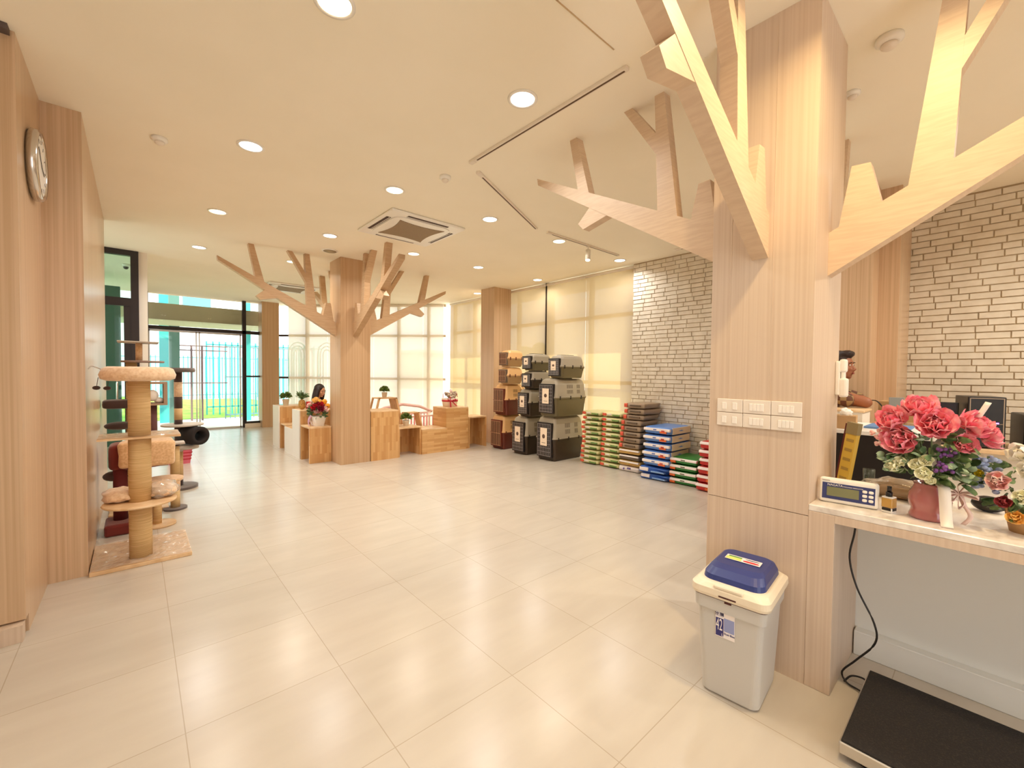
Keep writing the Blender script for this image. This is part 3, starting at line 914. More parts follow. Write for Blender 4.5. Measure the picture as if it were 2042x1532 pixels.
def petal(bm, mtx, L, Wd, cup, nx=4, ny=5):
    g_ = []
    for j in range(ny + 1):
        v = j / ny
        w = Wd * (math.sin(PI * min(v * 0.82 + 0.12, 1.0)) ** 0.7)
        ang = cup * v
        rz = L * math.sin(ang) / cup
        ry = L * (1 - math.cos(ang)) / cup
        rw = []
        for i in range(nx + 1):
            u = i / nx * 2 - 1
            rip = 0.05 * L * math.sin(u * 5 + v * 3) * v
            rw.append(bm.verts.new(mtx @ Vector((u * w / 2, -ry - 0.16 * w * u * u + rip, rz))))
        g_.append(rw)
    for j in range(ny):
        for i in range(nx):
            bm.faces.new((g_[j][i], g_[j][i + 1], g_[j + 1][i + 1], g_[j + 1][i])).smooth = True


def blossom(bm, c, R0, axis, layers=((5, 1.25, 0.62), (6, 0.95, 0.75), (7, 0.62, 0.9), (7, 0.3, 1.0)), rnd=random):
    """petals in rings round an axis; (count, opening angle, length factor)"""
    q = Vector(axis).to_track_quat('Z', 'Y').to_matrix().to_4x4()
    q.translation = Vector(c)
    for li, (n_, op, lf) in enumerate(layers):
        for k in range(n_):
            a = 2 * PI * (k + 0.5 * (li % 2)) / n_ + rnd.uniform(-0.15, 0.15)
            L = R0 * (1.15 - 0.12 * li) * rnd.uniform(0.9, 1.1)
            m_ = q @ Matrix.Rotation(a, 4, 'Z') @ Matrix.Translation((0, -0.06 * R0, -0.15 * R0)) @ Matrix.Rotation(op + rnd.uniform(-0.1, 0.1), 4, 'X')
            petal(bm, m_ , L, R0 * (1.05 - 0.12 * li), -0.95)


def leafy(bm, c, d, L, Wd):
    q = Vector(d).to_track_quat('Z', 'Y').to_matrix().to_4x4() @ Matrix.Rotation(random.uniform(0, 6), 4, 'Z')
    q.translation = Vector(c)
    petal(bm, q, L, Wd, 0.6, 2, 5)


def peony(name, c, R0, axis, m, parent, label=None, **k):
    bm = B(); blossom(bm, c, R0, axis, **k)
    return obj(name, bm, m, parent, True, label)


SMALL = ((5, 1.15, 0.7), (5, 0.7, 0.8), (4, 0.3, 1.0))
fa = thing('flower_arrangement', 'tall arrangement of coral pink peonies in a dusky pink vase on the counter', 'flowers', (2.50, 0.165, 0.855))
bm = B()
lathe(bm, [(0.045, 0), (0.062, 0.002), (0.066, 0.012), (0.060, 0.028), (0.058, 0.04), (0.066, 0.06), (0.069, 0.08), (0.065, 0.105), (0.055, 0.125), (0.05, 0.14), (0.054, 0.15), (0.05, 0.15), (0.046, 0.14)], seg=32)
obj('vase', bm, mat('dusky_pink_glass', srgb(176, 106, 104), 0.12, coat=0.6), fa, True)
# positions in local coordinates: (towards staff, along counter, up);  viewer's left is +y, viewer's right is -y
for c, R0, ax in (((-0.03, 0.035, 0.455), 0.070, (-0.5, 0.05, 0.9)), ((-0.05, 0.115, 0.40), 0.068, (-0.7, 0.45, 0.6)), ((-0.075, -0.015, 0.40), 0.074, (-0.9, -0.1, 0.5)),
                  ((-0.02, -0.115, 0.40), 0.066, (-0.4, -0.6, 0.6)), ((-0.06, 0.085, 0.325), 0.070, (-0.95, 0.4, 0.15)), ((0.02, -0.15, 0.36), 0.058, (-0.1, -0.9, 0.3)), ((-0.045, -0.095, 0.335), 0.045, (-0.9, -0.5, 0.1))):
    peony('peony', c, R0, ax, M_PEONY, fa, layers=((7, 1.25, 1), (8, 0.95, 1), (8, 0.62, 1), (7, 0.3, 1), (4, 0.12, 1)))
for c, R0, ax in (((-0.095, 0.005, 0.255), 0.030, (-1, 0, 0.3)), ((-0.09, 0.035, 0.235), 0.030, (-1, 0.2, 0.1)), ((-0.10, 0.012, 0.205), 0.034, (-1, 0, 0)),
                  ((-0.08, 0.105, 0.215), 0.032, (-1, 0.5, 0.1)), ((-0.08, 0.085, 0.235), 0.026, (-1, 0.3, 0.3)), ((-0.09, -0.005, 0.180), 0.024, (-1, -0.1, -0.3))):
    peony('cream_flower', c, R0, ax, M_YEL, fa, layers=SMALL)
for c, ax in (((-0.06, -0.05, 0.29), (-1, -0.3, 0.2)), ((-0.085, -0.045, 0.235), (-1, -0.3, 0)), ((-0.03, 0.15, 0.31), (-0.7, 0.8, 0.2)), ((-0.02, 0.17, 0.345), (-0.5, 0.8, 0.3))):
    bm = B()
    for k in range(16): ell(bm, (c[0] + random.uniform(-0.02, 0.02), c[1] + random.uniform(-0.025, 0.025), c[2] + random.uniform(-0.02, 0.02)), (0.0075,) * 3, 8, 5)
    obj('filler_sprig', bm, M_PUR if c[1] < 0 else M_PINKP, fa, True)
bm = B()
for k in range(120):
    a = random.uniform(0, 2 * PI); rr = random.uniform(0.02, 0.11); z = random.uniform(0.17, 0.36)
    leafy(bm, (rr * math.cos(a) * 0.7, rr * math.sin(a), z), (math.cos(a) - 0.3, math.sin(a), random.uniform(-0.5, 0.6)), random.uniform(0.04, 0.075), 0.028)
obj('foliage', bm, M_LEAF, fa, True)
bm = B()
for k in range(26):
    a = random.uniform(1.2, 3.0); leafy(bm, (-0.05 + random.uniform(-0.02, 0.02), 0.10 + random.uniform(-0.03, 0.05), random.uniform(0.2, 0.27)), (-0.6, random.uniform(-0.3, 0.9), random.uniform(-0.5, 0.5)), 0.035, 0.026)
for k in range(16):
    leafy(bm, (-0.07 + random.uniform(-0.02, 0.02), -0.09 + random.uniform(-0.03, 0.03), random.uniform(0.2, 0.26)), (-0.8, random.uniform(-0.6, 0.3), random.uniform(-0.3, 0.5)), 0.035, 0.026)
obj('pale_foliage', bm, M_LEAFL, fa, True)
bm = B()
for k in range(9):
    a = random.uniform(0, 6.28); tube(bm, [(0, 0, 0.1), (0.03 * math.cos(a), 0.03 * math.sin(a), 0.2), (0.07 * math.cos(a), 0.09 * math.sin(a), 0.36)], 0.003, 6)
obj('stems', bm, M_LEAF, fa, True)
M_RIB = mat('white_ribbon', srgb(248, 238, 226), 0.5, sheen=0.3)
bm = B()


def strip(bm, pts, w, dirv, th=0.0012):
    d = Vector(dirv).normalized() * w / 2
    pts = smoothcurve(pts, 4)
    rows_ = []
    for i, p in enumerate(pts):
        tg = (pts[min(i + 1, len(pts) - 1)] - pts[max(i - 1, 0)]).normalized()
        nn = tg.cross(d).normalized() * th
        rows_.append([bm.verts.new(q) for q in (p - d - nn, p + d - nn, p + d + nn, p - d + nn)])
    for a, b_ in zip(rows_, rows_[1:]):
        for k in range(4): bm.faces.new((a[k], a[(k + 1) % 4], b_[(k + 1) % 4], b_[k])).smooth = True
    bm.faces.new(rows_[0]); bm.faces.new(rows_[-1][::-1])


strip(bm, [(-0.04, -0.035, 0.155), (-0.075, -0.045, 0.15), (-0.085, -0.05, 0.1), (-0.092, -0.055, 0.03), (-0.112, -0.06, 0.003)], 0.036, (0, 1, -0.1))
obj('ribbon', bm, M_RIB, fa, True)
bm = B()
strip(bm, [(0.0, -0.10, 0.38), (-0.02, -0.125, 0.43), (-0.03, -0.155, 0.50)], 0.018, (0.3, 0.8, 0.2))
obj('ribbon', bm, M_RIB, fa, True)
bm = B()
for a in (0.2, 1.5, 2.8, 4.2, 5.2):
    strip(bm, [(-0.03, -0.085, 0.13), (-0.05, -0.085 + 0.035 * math.cos(a), 0.13 + 0.035 * math.sin(a)), (-0.045, -0.085 + 0.055 * math.cos(a + 0.5), 0.13 + 0.055 * math.sin(a + 0.5)), (-0.03, -0.085, 0.13)], 0.024, (1, 0, 0.2))
strip(bm, [(-0.035, -0.09, 0.13), (-0.04, -0.10, 0.09), (-0.055, -0.12, 0.05), (-0.05, -0.10, 0.012)], 0.016, (0.3, 1, 0))
obj('bow', bm, mat('blush_ribbon', srgb(236, 208, 200), 0.5), fa, True)

fb = thing('flower_basket', 'mixed bouquet with a pale pink rose at the right edge of the counter', 'flowers', (2.56, -0.10, 0.855))
bm = B(); lathe(bm, [(0.045, 0), (0.055, 0.05), (0.06, 0.09), (0.056, 0.09), (0.05, 0.05)], seg=24); obj('basket', bm, M_CARD, fb, True)
for nm, c, R0, ax, m_ in (('rose', (-0.08, 0.075, 0.20), 0.046, (-1, 0.3, 0.1), M_PINKP), ('white_flower', (-0.04, 0.02, 0.30), 0.05, (-0.6, 0.4, 0.6), M_WHP),
                          ('white_flower', (-0.06, 0.0, 0.245), 0.045, (-1, 0.2, 0.2), M_WHP), ('yellow_bud', (-0.06, 0.125, 0.215), 0.018, (-1, 0.6, 0.3), mat('yellow_petal', srgb(226, 206, 40), 0.5)),
                          ('apricot_rose', (-0.10, 0.03, 0.075), 0.032, (-1, 0.1, 0), M_ORG), ('apricot_rose', (-0.085, -0.02, 0.11), 0.032, (-1, 0, 0.1), M_ORG), ('red_rose', (-0.08, 0.06, 0.125), 0.03, (-1, 0.3, 0), mat('dusty_red_petal', srgb(186, 84, 88), 0.6)),
                          ('white_flower', (-0.085, 0.015, 0.15), 0.034, (-1, 0.2, 0), M_YEL)):
    peony(nm, c, R0, ax, m_, fb, layers=SMALL)
bm = B()
for k in range(60): ell(bm, (-0.03 + random.uniform(-0.04, 0.03), 0.11 + random.uniform(-0.035, 0.03), 0.21 + random.uniform(-0.06, 0.07)), (0.011, 0.011, 0.009), 8, 5)
obj('blue_hydrangea', bm, M_BLU, fb, True)
bm = B()
for k in range(60):
    a = random.uniform(0, 2 * PI); rr = random.uniform(0.02, 0.08)
    leafy(bm, (rr * math.cos(a), 0.03 + rr * math.sin(a), random.uniform(0.07, 0.26)), (math.cos(a) - 0.3, math.sin(a), random.uniform(-0.5, 0.6)), 0.055, 0.028)
obj('foliage', bm, M_LEAF, fb, True)

t_ = thing('yellow_package', 'tall slim yellow package leaning on the near column behind the display', 'package', (2.76, 0.51, 0.855), 0)
R_ = Matrix.Translation((0, 0, 0.0)) @ Matrix.Rotation(0.13, 4, 'X') @ Matrix.Rotation(-0.5, 4, 'Z')
bm = B(); box(bm, (-0.012, -0.028, 0.01), (0.012, 0.028, 0.30), mtx=R_); obj('card', bm, mat('yellow_card', srgb(206, 176, 76), 0.6), t_)
bm = B(); box(bm, (-0.014, -0.029, 0.30), (0.014, 0.029, 0.36), mtx=R_); obj('header', bm, mat('olive_header', srgb(138, 126, 92), 0.6), t_)
bm = B(); box(bm, (-0.012, 0.028, 0.008), (0.055, 0.038, 0.35), mtx=R_); obj('side_panel', bm, mat('maroon_card', srgb(84, 22, 26), 0.5), t_)
bm = B()
for k in range(5): box(bm, (-0.0132, -0.02, 0.26 - k * 0.05), (-0.0118, 0.018, 0.275 - k * 0.05), mtx=R_)
obj('print_lines', bm, mat('olive_print', srgb(160, 136, 70), 0.6), t_)

t_ = thing('clear_plastic_bag', 'crumpled clear plastic bag behind the scale display', 'bag', (2.80, 0.27, 0.855))
bm = B(); sell(bm, (0, 0, 0.045), (0.07, 0.16, 0.045), 0.9, 0.8, 28, 14, wob=0.5, seed=3); obj('film', bm, mat('clear_film', srgb(214, 200, 180), 0.12, trans=0.75, alpha=0.65), t_, True)
bm = B(); sell(bm, (0, 0, 0.03), (0.04, 0.1, 0.028), 0.5, 0.5); obj('contents', bm, M_CARD, t_, True)
t_ = thing('drinking_glass', 'small clear glass in front of the black cabinet', 'glass', (2.88, 0.42, 0.855))
bm = B(); lathe(bm, [(0.022, 0), (0.026, 0.11), (0.024, 0.11), (0.02, 0.006)], seg=20, cap=False); obj('tumbler', bm, glassy('tumbler_glass', (0.8, 0.86, 0.84, 1)), t_, True)
t_ = thing('tape_dispenser', 'rounded black object between the two flower arrangements', 'dispenser', (2.83, 0.0, 0.855))
bm = B(); ell(bm, (0, 0, 0.035), (0.04, 0.055, 0.035), 18, 10); obj('shell', bm, M_BLACK, t_, True)

# power cable from the scale display down to the floor scale
bm = B()
tube(bm, smoothcurve([(2.50, 0.40, 0.83), (2.50, 0.41, 0.72), (2.50, 0.425, 0.60), (2.50, 0.395, 0.47), (2.50, 0.33, 0.33), (2.50, 0.325, 0.24), (2.50, 0.39, 0.13), (2.50, 0.44, 0.05), (2.49, 0.42, 0.012), (2.47, 0.37, 0.012), (2.42, 0.34, 0.03)], 6), 0.0042, 8)
tube(bm, smoothcurve([(2.49, 0.43, 0.012), (2.53, 0.41, 0.03), (2.55, 0.37, 0.03), (2.52, 0.345, 0.03)], 6), 0.0042, 8)
tag(obj('power_cable', bm, M_BLACK, None, True), 'thin black cable hanging under the counter down to the floor scale', 'cable')

# floor scale
M_RUB = add_noise(mat('black_rubber_mat', srgb(38, 30, 26), 0.75), srgb(20, 14, 12), srgb(52, 42, 34), (190, 190, 190), 2, 0.5, 0.8, 0.6, dist=0.003)
t_ = thing('floor_scale', 'low platform scale with black rubber mat on the floor', 'scale', (1.975, 0.352, 0), 0)
bm = B(); box(bm, (0, -1.05, 0.028), (0.585, 0, 0.074), 0.004); obj('platform', bm, M_STEEL, t_)
bm = B(); box(bm, (0.006, -1.044, 0.074), (0.579, -0.006, 0.082), 0.002); obj('rubber_mat', bm, M_RUB, t_)
for x, y in ((0.06, -0.07), (0.52, -0.07), (0.06, -0.98), (0.52, -0.98)):
    bm = B(); cyl(bm, (x, y, 0), (x, y, 0.028), 0.025); obj('foot', bm, M_BLACK, t_)

# ------------------------------------------------------------------ waste bin
M_BIN = mat('grey_bin_plastic', srgb(202, 200, 196), 0.42)
M_BINL = mat('ivory_bin_plastic', srgb(236, 224, 202), 0.35)
M_LID = mat('blue_lid_plastic', srgb(48, 62, 126), 0.35)
t_ = thing('waste_bin', 'grey lidded waste bin with blue flap standing before the near column', 'bin', (2.115, 0.76, 0), 0.09)


def rr_loft(bm, sections, n=6, mi=0):
    """rounded-rectangle loft: (half x, half y, corner radius, z, shift x)"""
    rings = []
    for hx, hy, r, z, sx in sections:
        rg = []
        for q, (qx, qy) in enumerate(((1, 1), (-1, 1), (-1, -1), (1, -1))):
            for k in range(n + 1):
                a = q * PI / 2 + k * PI / 2 / n
                rg.append(bm.verts.new((sx + qx * (hx - r) + r * math.cos(a), qy * (hy - r) + r * math.sin(a), z)))
        rings.append(rg)
    m_ = len(rings[0])
    for a, b_ in zip(rings, rings[1:]):
        for i in range(m_):
            f = bm.faces.new((a[i], a[(i + 1) % m_], b_[(i + 1) % m_], b_[i])); f.material_index = mi
    bm.faces.new(rings[0][::-1]).material_index = mi
    bm.faces.new(rings[-1]).material_index = mi


bm = B(); rr_loft(bm, [(0.145, 0.108, 0.03, 0.0, 0), (0.155, 0.118, 0.032, 0.012, 0), (0.175, 0.137, 0.028, 0.44, 0), (0.176, 0.138, 0.028, 0.45, 0)])
for x in (-0.12, 0.0, 0.12):
    pass
obj('bin_body', bm, M_BIN, t_)
bm = B(); rr_loft(bm, [(0.184, 0.146, 0.03, 0.40, 0), (0.186, 0.148, 0.03, 0.455, 0)])
obj('collar', bm, M_BIN, t_)
bm = B(); rr_loft(bm, [(0.187, 0.149, 0.028, 0.455, 0), (0.188, 0.150, 0.028, 0.462, 0)]); obj('gasket', bm, mat('maroon_gasket', srgb(74, 28, 26), 0.6), t_)
bm = B(); rr_loft(bm, [(0.196, 0.158, 0.04, 0.462, 0), (0.200, 0.162, 0.042, 0.475, 0), (0.198, 0.160, 0.042, 0.50, 0), (0.180, 0.145, 0.05, 0.515, 0), (0.168, 0.134, 0.05, 0.518, 0.005)]); obj('lid_rim', bm, M_BINL, t_)
bm = B(); rr_loft(bm, [(0.160, 0.128, 0.05, 0.518, 0.012), (0.156, 0.125, 0.05, 0.54, 0.014), (0.135, 0.112, 0.045, 0.562, 0.03), (0.105, 0.10, 0.04, 0.570, 0.045)]); obj('flap_lid', bm, M_LID, t_)
bm = B(); box(bm, (-0.197, -0.06, 0.505), (-0.155, 0.06, 0.520), 0.004); obj('hinge_strip', bm, M_BINL, t_)
bm = B(); box(bm, (-0.2015, -0.035, 0.474), (-0.198, 0.035, 0.480)); box(bm, (-0.19, -0.014, 0.448), (-0.184, 0.014, 0.458)); obj('catch', bm, mat('maroon_catch', srgb(74, 28, 26), 0.6), t_)
M_STK = mat('sticker_white', srgb(244, 238, 238), 0.4)
FT = lambda y, z, off=0.0: face_mtx((-(0.1555 + (z - 0.012) * 0.0467 + 0.0012 + off), y, z), (0, -1, 0), (-0.047, 0, 1))
bm = B()
for v in ((-0.024, -0.075), (0.041, -0.075), (0.041, 0.075), (-0.024, 0.075)): pass
fr = FT(0.014, 0.345)
box(bm, (-0.040, -0.062, 0), (0.040, 0.062, 0.0008), mtx=fr); st = obj('sticker', bm, M_STK, t_)
bm = B(); box(bm, (-0.038, -0.058, 0.0008), (-0.006, 0.024, 0.0014), mtx=fr); box(bm, (-0.038, 0.030, 0.0008), (-0.008, 0.054, 0.0011), mtx=fr, mi=1); box(bm, (-0.004, -0.03, 0.0008), (0.038, 0.03, 0.0014), mtx=fr, mi=2)
obj('print_blocks', bm, [mat('sticker_navy', srgb(44, 44, 118), 0.4), mat('sticker_pale', srgb(214, 210, 222), 0.4), mat('sticker_blue', srgb(150, 160, 208), 0.4)], st)
text('lettering', '42', 0.050, M_STK, fr @ Matrix.Translation((-0.0235, -0.008, 0.0018)) @ Matrix.Diagonal((0.55, 1.5, 1, 1)), st)
text('lettering', 'L', 0.018, M_STK, fr @ Matrix.Translation((-0.010, -0.05, 0.0018)), st)
text('lettering', '分 類', 0.017, mat('sticker_ink', srgb(40, 38, 84), 0.4), fr @ Matrix.Translation((-0.023, 0.042, 0.0016)), st)
text('lettering', 'Dust Box', 0.0115, mat('sticker_ink_two', srgb(64, 70, 140), 0.4), fr @ Matrix.Translation((0.018, -0.040, 0.0018)), st)
ft = face_mtx((0.035, 0.0, 0.5735), (0, -1, 0), (1, 0, 0.04))
bm = B(); box(bm, (-0.075, -0.026, 0), (0.075, 0.026, 0.001), mtx=ft); st = obj('lid_sticker', bm, M_STK, t_)
bm = B(); box(bm, (-0.072, -0.022, 0.001), (-0.006, 0.004, 0.0015), mtx=ft, mi=0); box(bm, (-0.065, 0.006, 0.001), (-0.008, 0.018, 0.0015), mtx=ft, mi=1)
sell(bm, (0.035, -0.010, 0.0012), (0.034, 0.009, 0.0006), 0.6, 0.8, mtx=ft, mi=2); sell(bm, (0.036, 0.012, 0.0012), (0.030, 0.004, 0.0006), 0.6, 0.8, mtx=ft, mi=3)
obj('print_blocks', bm, [mat('lime_print', srgb(222, 230, 118), 0.5), mat('green_print', srgb(86, 150, 66), 0.5), mat('red_print', srgb(216, 52, 60), 0.5), mat('navy_print', srgb(40, 50, 90), 0.5)], st)


# ------------------------------------------------------------------ reception area behind
t_ = thing('black_cabinet', 'black fronted cabinet with a white top behind the counter', 'cabinet', (3.4, 0.48, 0))
bm = B(); box(bm, (0, -0.26, 0), (0.62, 0.24, 1.085)); obj('body', bm, M_BLACK, t_)
bm = B(); box(bm, (-0.01, -0.27, 1.085), (0.63, 0.25, 1.11), 0.002); obj('top_board', bm, M_WHITEP, t_)
bm = B(); box(bm, (3.60, 0.34, 1.111), (3.90, 0.56, 1.122)); tag(obj('paper_folder', bm, mat('blue_folder', srgb(92, 128, 176), 0.6)), 'blue folder lying on the white topped cabinet', 'folder')
t_ = thing('tissue_box', 'tan tissue box on the white topped cabinet beside the column', 'tissue box', (3.50, 0.635, 1.11), 0.1)
bm = B(); box(bm, (-0.06, -0.055, 0), (0.06, 0.055, 0.085), 0.002); obj('carton', bm, M_CARD, t_)
bm = B(); sell(bm, (0, 0, 0.095), (0.035, 0.03, 0.03), 0.9, 0.9, 16, 10, wob=0.8, seed=8); obj('tissue', bm, M_WHP, t_, True)
t_ = thing('beige_partition', 'beige cupboard the man leans his arms on', 'cupboard', (4.12, 0.78, 0))
bm = B(); box(bm, (0, -0.13, 0), (0.30, 0.26, 1.175)); obj('body', bm, M_PLASTER, t_)
bm = B(); box(bm, (-0.01, -0.14, 1.175), (0.31, 0.27, 1.193), 0.002); obj('top_board', bm, M_PALEW, t_)
t_ = thing('storage_unit', 'low brown wooden unit right of the beige cupboard', 'cabinet', (4.5, 0.48, 0))
bm = B(); box(bm, (0.02, -0.1, 0), (0.32, 0.15, 1.09)); obj('body', bm, M_WOODW, t_)
bm = B(); box(bm, (0.06, 0.10, 1.09), (0.30, 0.14, 1.25)); box(bm, (0.06, -0.08, 1.09), (0.09, 0.10, 1.25)); obj('tray', bm, M_CARD, t_)
t_ = thing('laptop', 'grey laptop seen from behind on the wooden unit', 'laptop', (4.42, 0.50, 1.09), 0.25)
bm = B(); box(bm, (-0.005, -0.06, 0), (0.08, 0.05, 0.012)); obj('keyboard_base', bm, M_BLACK, t_)
R_ = Matrix.Rotation(0.14, 4, 'Y')
bm = B(); box(bm, (-0.012, -0.052, 0.012), (-0.004, 0.036, 0.20), 0.002, mtx=R_); obj('screen_back', bm, mat('laptop_grey', srgb(132, 132, 128), 0.5), t_)
bm = B(); tube(bm, smoothcurve([(4.55, 0.66, 1.255), (4.50, 0.62, 1.25), (4.46, 0.575, 1.20), (4.45, 0.54, 1.11), (4.46, 0.53, 1.09)]), 0.0045, 6)
tag(obj('charging_cable', bm, M_BLACK, None, True), 'black cable arching from the man to the laptop', 'cable')
# back counter along the brick wall
t_ = thing('back_counter', 'low work counter along the brick wall behind the flowers', 'counter', (5.3, -0.4, 0))
bm = B(); box(bm, (-0.1, -1.9, 0.83), (0.63, 0.9, 0.86), 0.002); obj('worktop', bm, M_PALEW, t_)
bm = B(); box(bm, (0.0, -1.88, 0), (0.6, 0.88, 0.83)); obj('body', bm, M_WHITE, t_)


def pctower(label, x, y, w, h, front=True):
    t_ = thing('computer_tower', label, 'computer', (x, y, 0.86), 0.25)
    bm = B(); box(bm, (0, -w / 2, 0.01), (0.36, w / 2, h), 0.004); obj('case', bm, M_BLACK, t_)
    bm = B()
    for a, b_ in (((-0.004, -w / 2 + 0.01, 0.02), (-0.001, -w / 2 + 0.016, h - 0.01)), ((-0.004, w / 2 - 0.016, 0.02), (-0.001, w / 2 - 0.01, h - 0.01)), ((-0.004, -w / 2 + 0.01, h - 0.016), (-0.001, w / 2 - 0.01, h - 0.01)), ((-0.004, -w / 2 + 0.01, h * 0.48), (-0.001, w / 2 - 0.01, h * 0.49))): box(bm, a, b_)
    obj('bezel', bm, mat('tower_bezel', srgb(160, 140, 120), 0.4), t_)
    bm = B(); lathe(bm, [(0.028, 0), (0.034, 0.004), (0.028, 0.01), (0.018, 0.006)], seg=20, mtx=Matrix.Translation((-0.001, 0, h * 0.3)) @ Matrix.Rotation(-PI / 2, 4, 'Y')); obj('dial', bm, M_STEEL, t_, True)
    bm = B(); box(bm, (-0.005, -0.07, h * 0.49), (-0.003, -0.02, h * 0.51)); obj('led', bm, mat('violet_led', srgb(120, 60, 255), 0.5, emit=(0.35, 0.1, 1, 1), es=14), t_)
    for yy in (-0.05, 0.05):
        bm = B(); box(bm, (0.03, yy - 0.01, 0), (0.33, yy + 0.01, 0.01)); obj('foot', bm, M_BLACK, t_)


pctower('tall black computer tower with a violet light against the brick wall', 5.28, 0.03, 0.22, 0.43)
t_ = thing('monitor', 'small black monitor half hidden behind the peonies', 'monitor', (5.35, 0.32, 0.86), 0.2)
bm = B(); box(bm, (0, -0.13, 0.14), (0.03, 0.13, 0.37), 0.004); obj('screen', bm, M_BLACK, t_)
bm = B(); box(bm, (0.02, -0.02, 0.0), (0.04, 0.02, 0.2)); box(bm, (-0.06, -0.09, 0), (0.1, 0.09, 0.012)); obj('stand', bm, M_BLACK, t_)
bm = B(); box(bm, (-0.002, -0.12, 0.15), (0.0, 0.12, 0.36)); obj('bezel', bm, mat('monitor_face', srgb(34, 28, 40), 0.2), t_)
t_ = thing('printer', 'black printer at the right edge against the brick wall', 'printer', (5.3, -0.30, 0.86), 0.2)
bm = B(); box(bm, (0, -0.2, 0.0), (0.35, 0.13, 0.30), 0.012, 2); obj('body', bm, M_BLACK, t_)
bm = B(); box(bm, (-0.06, -0.14, 0.05), (0.02, 0.08, 0.065), 0.003); obj('paper_tray', bm, mat('dark_tray', srgb(60, 54, 54), 0.5), t_)


# ------------------------------------------------------------------ display steps around the far tree column
def steps_group():
    """wooden and white stepped seats"""
    # tall white fronted blocks with wooden sides, and lower pieces between
    def block(name, label, x0, y0, x1, y1, z1, side='white', top=M_PALEW, body=M_BUTCH):
        t_ = thing(name, label, 'display block', (x0, y0, 0), 0, 'stepped display blocks')
        w, d = x1 - x0, y1 - y0
        bm = B(); box(bm, (0, 0, 0), (w, d, z1 - 0.02)); obj('body', bm, body, t_)
        bm = B(); box(bm, (0, 0, z1 - 0.02), (w, d, z1), 0.002); obj('top_board', bm, top, t_)
        if side == 'white':
            bm = B(); box(bm, (-0.018, 0, 0), (0, d, z1)); obj('white_face', bm, M_WHITE, t_)
        return t_
    block('display_block', 'tall white faced block farthest back, holding a potted plant', 2.02, 8.84, 2.95, 9.30, 0.785)
    block('display_block', 'tall white faced block nearer the tree column, holding the pineapple', 2.02, 7.52, 2.56, 7.93, 0.80)
    block('display_block', 'low white faced step attached behind the nearer tall white block', 2.02, 7.935, 2.28, 8.44, 0.45)
    block('display_block', 'upright wooden block just right of the far tree column', 2.84, 6.63, 3.325, 7.1, 0.81, None)
    block('display_block', 'low wooden step with wide front right of the open bench', 3.77, 6.63, 4.265, 7.1, 0.44, None, body=M_BUTCHH)
    block('display_block', 'tall wooden step carrying the gift basket', 4.267, 6.63, 4.76, 7.1, 0.80, None, body=M_BUTCHH)

    def bench(label, x0, y0, x1, y1, z, openaxis):
        t_ = thing('open_bench', label, 'bench', (x0, y0, 0), 0, 'open wooden benches')
        w, d = x1 - x0, y1 - y0
        bm = B(); box(bm, (0, 0, z - 0.025), (w, d, z), 0.002); obj('seat', bm, M_PALEW, t_)
        if openaxis == 'x':   # legs at both y ends, opening seen from -x
            for q, (a, b_) in enumerate(((0, 0.025), (d - 0.025, d))):
                bm = B(); box(bm, (0, a, 0), (w, b_, z - 0.025)); obj('side_panel', bm, M_BUTCH, t_)
            bm = B(); box(bm, (w - 0.02, 0.025, 0), (w, d - 0.025, z - 0.025)); obj('back_panel', bm, M_BUTCH, t_)
            bm = B(); sell(bm, (w - 0.021, d / 2, z * 0.5), (0.002, 0.012, 0.06), 0.7, 0.7); obj('hand_slot', bm, M_BLACKM, t_)
        else:
            for a, b_ in ((0, 0.025), (w - 0.025, w)):
                bm = B(); box(bm, (a, 0, 0), (b_, d, z - 0.025)); obj('side_panel', bm, M_BUTCH, t_)
            bm = B(); box(bm, (0.025, d - 0.02, 0), (w - 0.025, d, z - 0.025)); obj('back_panel', bm, M_BUTCH, t_)
        return t_
    bench('open wooden bench between the two tall white blocks', 2.03, 8.46, 2.30, 8.83, 0.47, 'x')
    bench('open sided wooden bench carrying the flower bouquet, left of the tree column', 2.02, 7.04, 2.355, 7.50, 0.57, 'x')
    bench('open fronted bench with a small potted plant on it', 3.335, 6.66, 3.765, 7.08, 0.50, 'y')
    bench('open fronted bench at the right end beside the brown carriers', 4.77, 6.63, 5.20, 7.05, 0.60, 'y')


steps_group()

# bench front board left of column (wooden face toward the viewer)
M_AF = wood('pine_board', srgb(232, 190, 140), srgb(216, 172, 120), (8, 8, 8))


def aframe(label, x, y, s, rot=0, d=0.30):
    t_ = thing('pet_house', label, 'pet house', (x, y, 0), rot, 'trapezoid pet houses')
    for sx in (-1, 1):
        bm = B()
        prism(bm, [(sx * 0.42 * s, 0), (sx * 0.18 * s, 0.97 * s), (sx * 0.145 * s, 0.97 * s), (sx * 0.385 * s, 0)], lambda u, v, t: (u, t, v), 0, d if sx > 0 else 0.03)
        obj('slope_board' if sx > 0 else 'leg', bm, M_AF, t_)
    bm = B(); prism(bm, [(-0.42 * s, 0), (-0.18 * s, 0.97 * s), (-0.145 * s, 0.97 * s), (-0.385 * s, 0)], lambda u, v, t: (u, t, v), d - 0.03, d); obj('leg', bm, M_AF, t_)
    bm = B(); box(bm, (-0.18 * s, 0, 0.955 * s), (0.18 * s, d, 0.975 * s)); obj('top_board', bm, M_AF, t_)
    bm = B(); box(bm, (-0.30 * s, 0.03, 0.5 * s), (0.28 * s, d - 0.03, 0.52 * s)); obj('shelf', bm, M_AF, t_)


aframe('larger trapezoid pet house with a plant on top, behind the wooden block', 3.47, 7.35, 1.0)
aframe('smaller trapezoid pet house sloping down behind the open bench', 3.86, 7.12, 0.72, 0, 0.2)

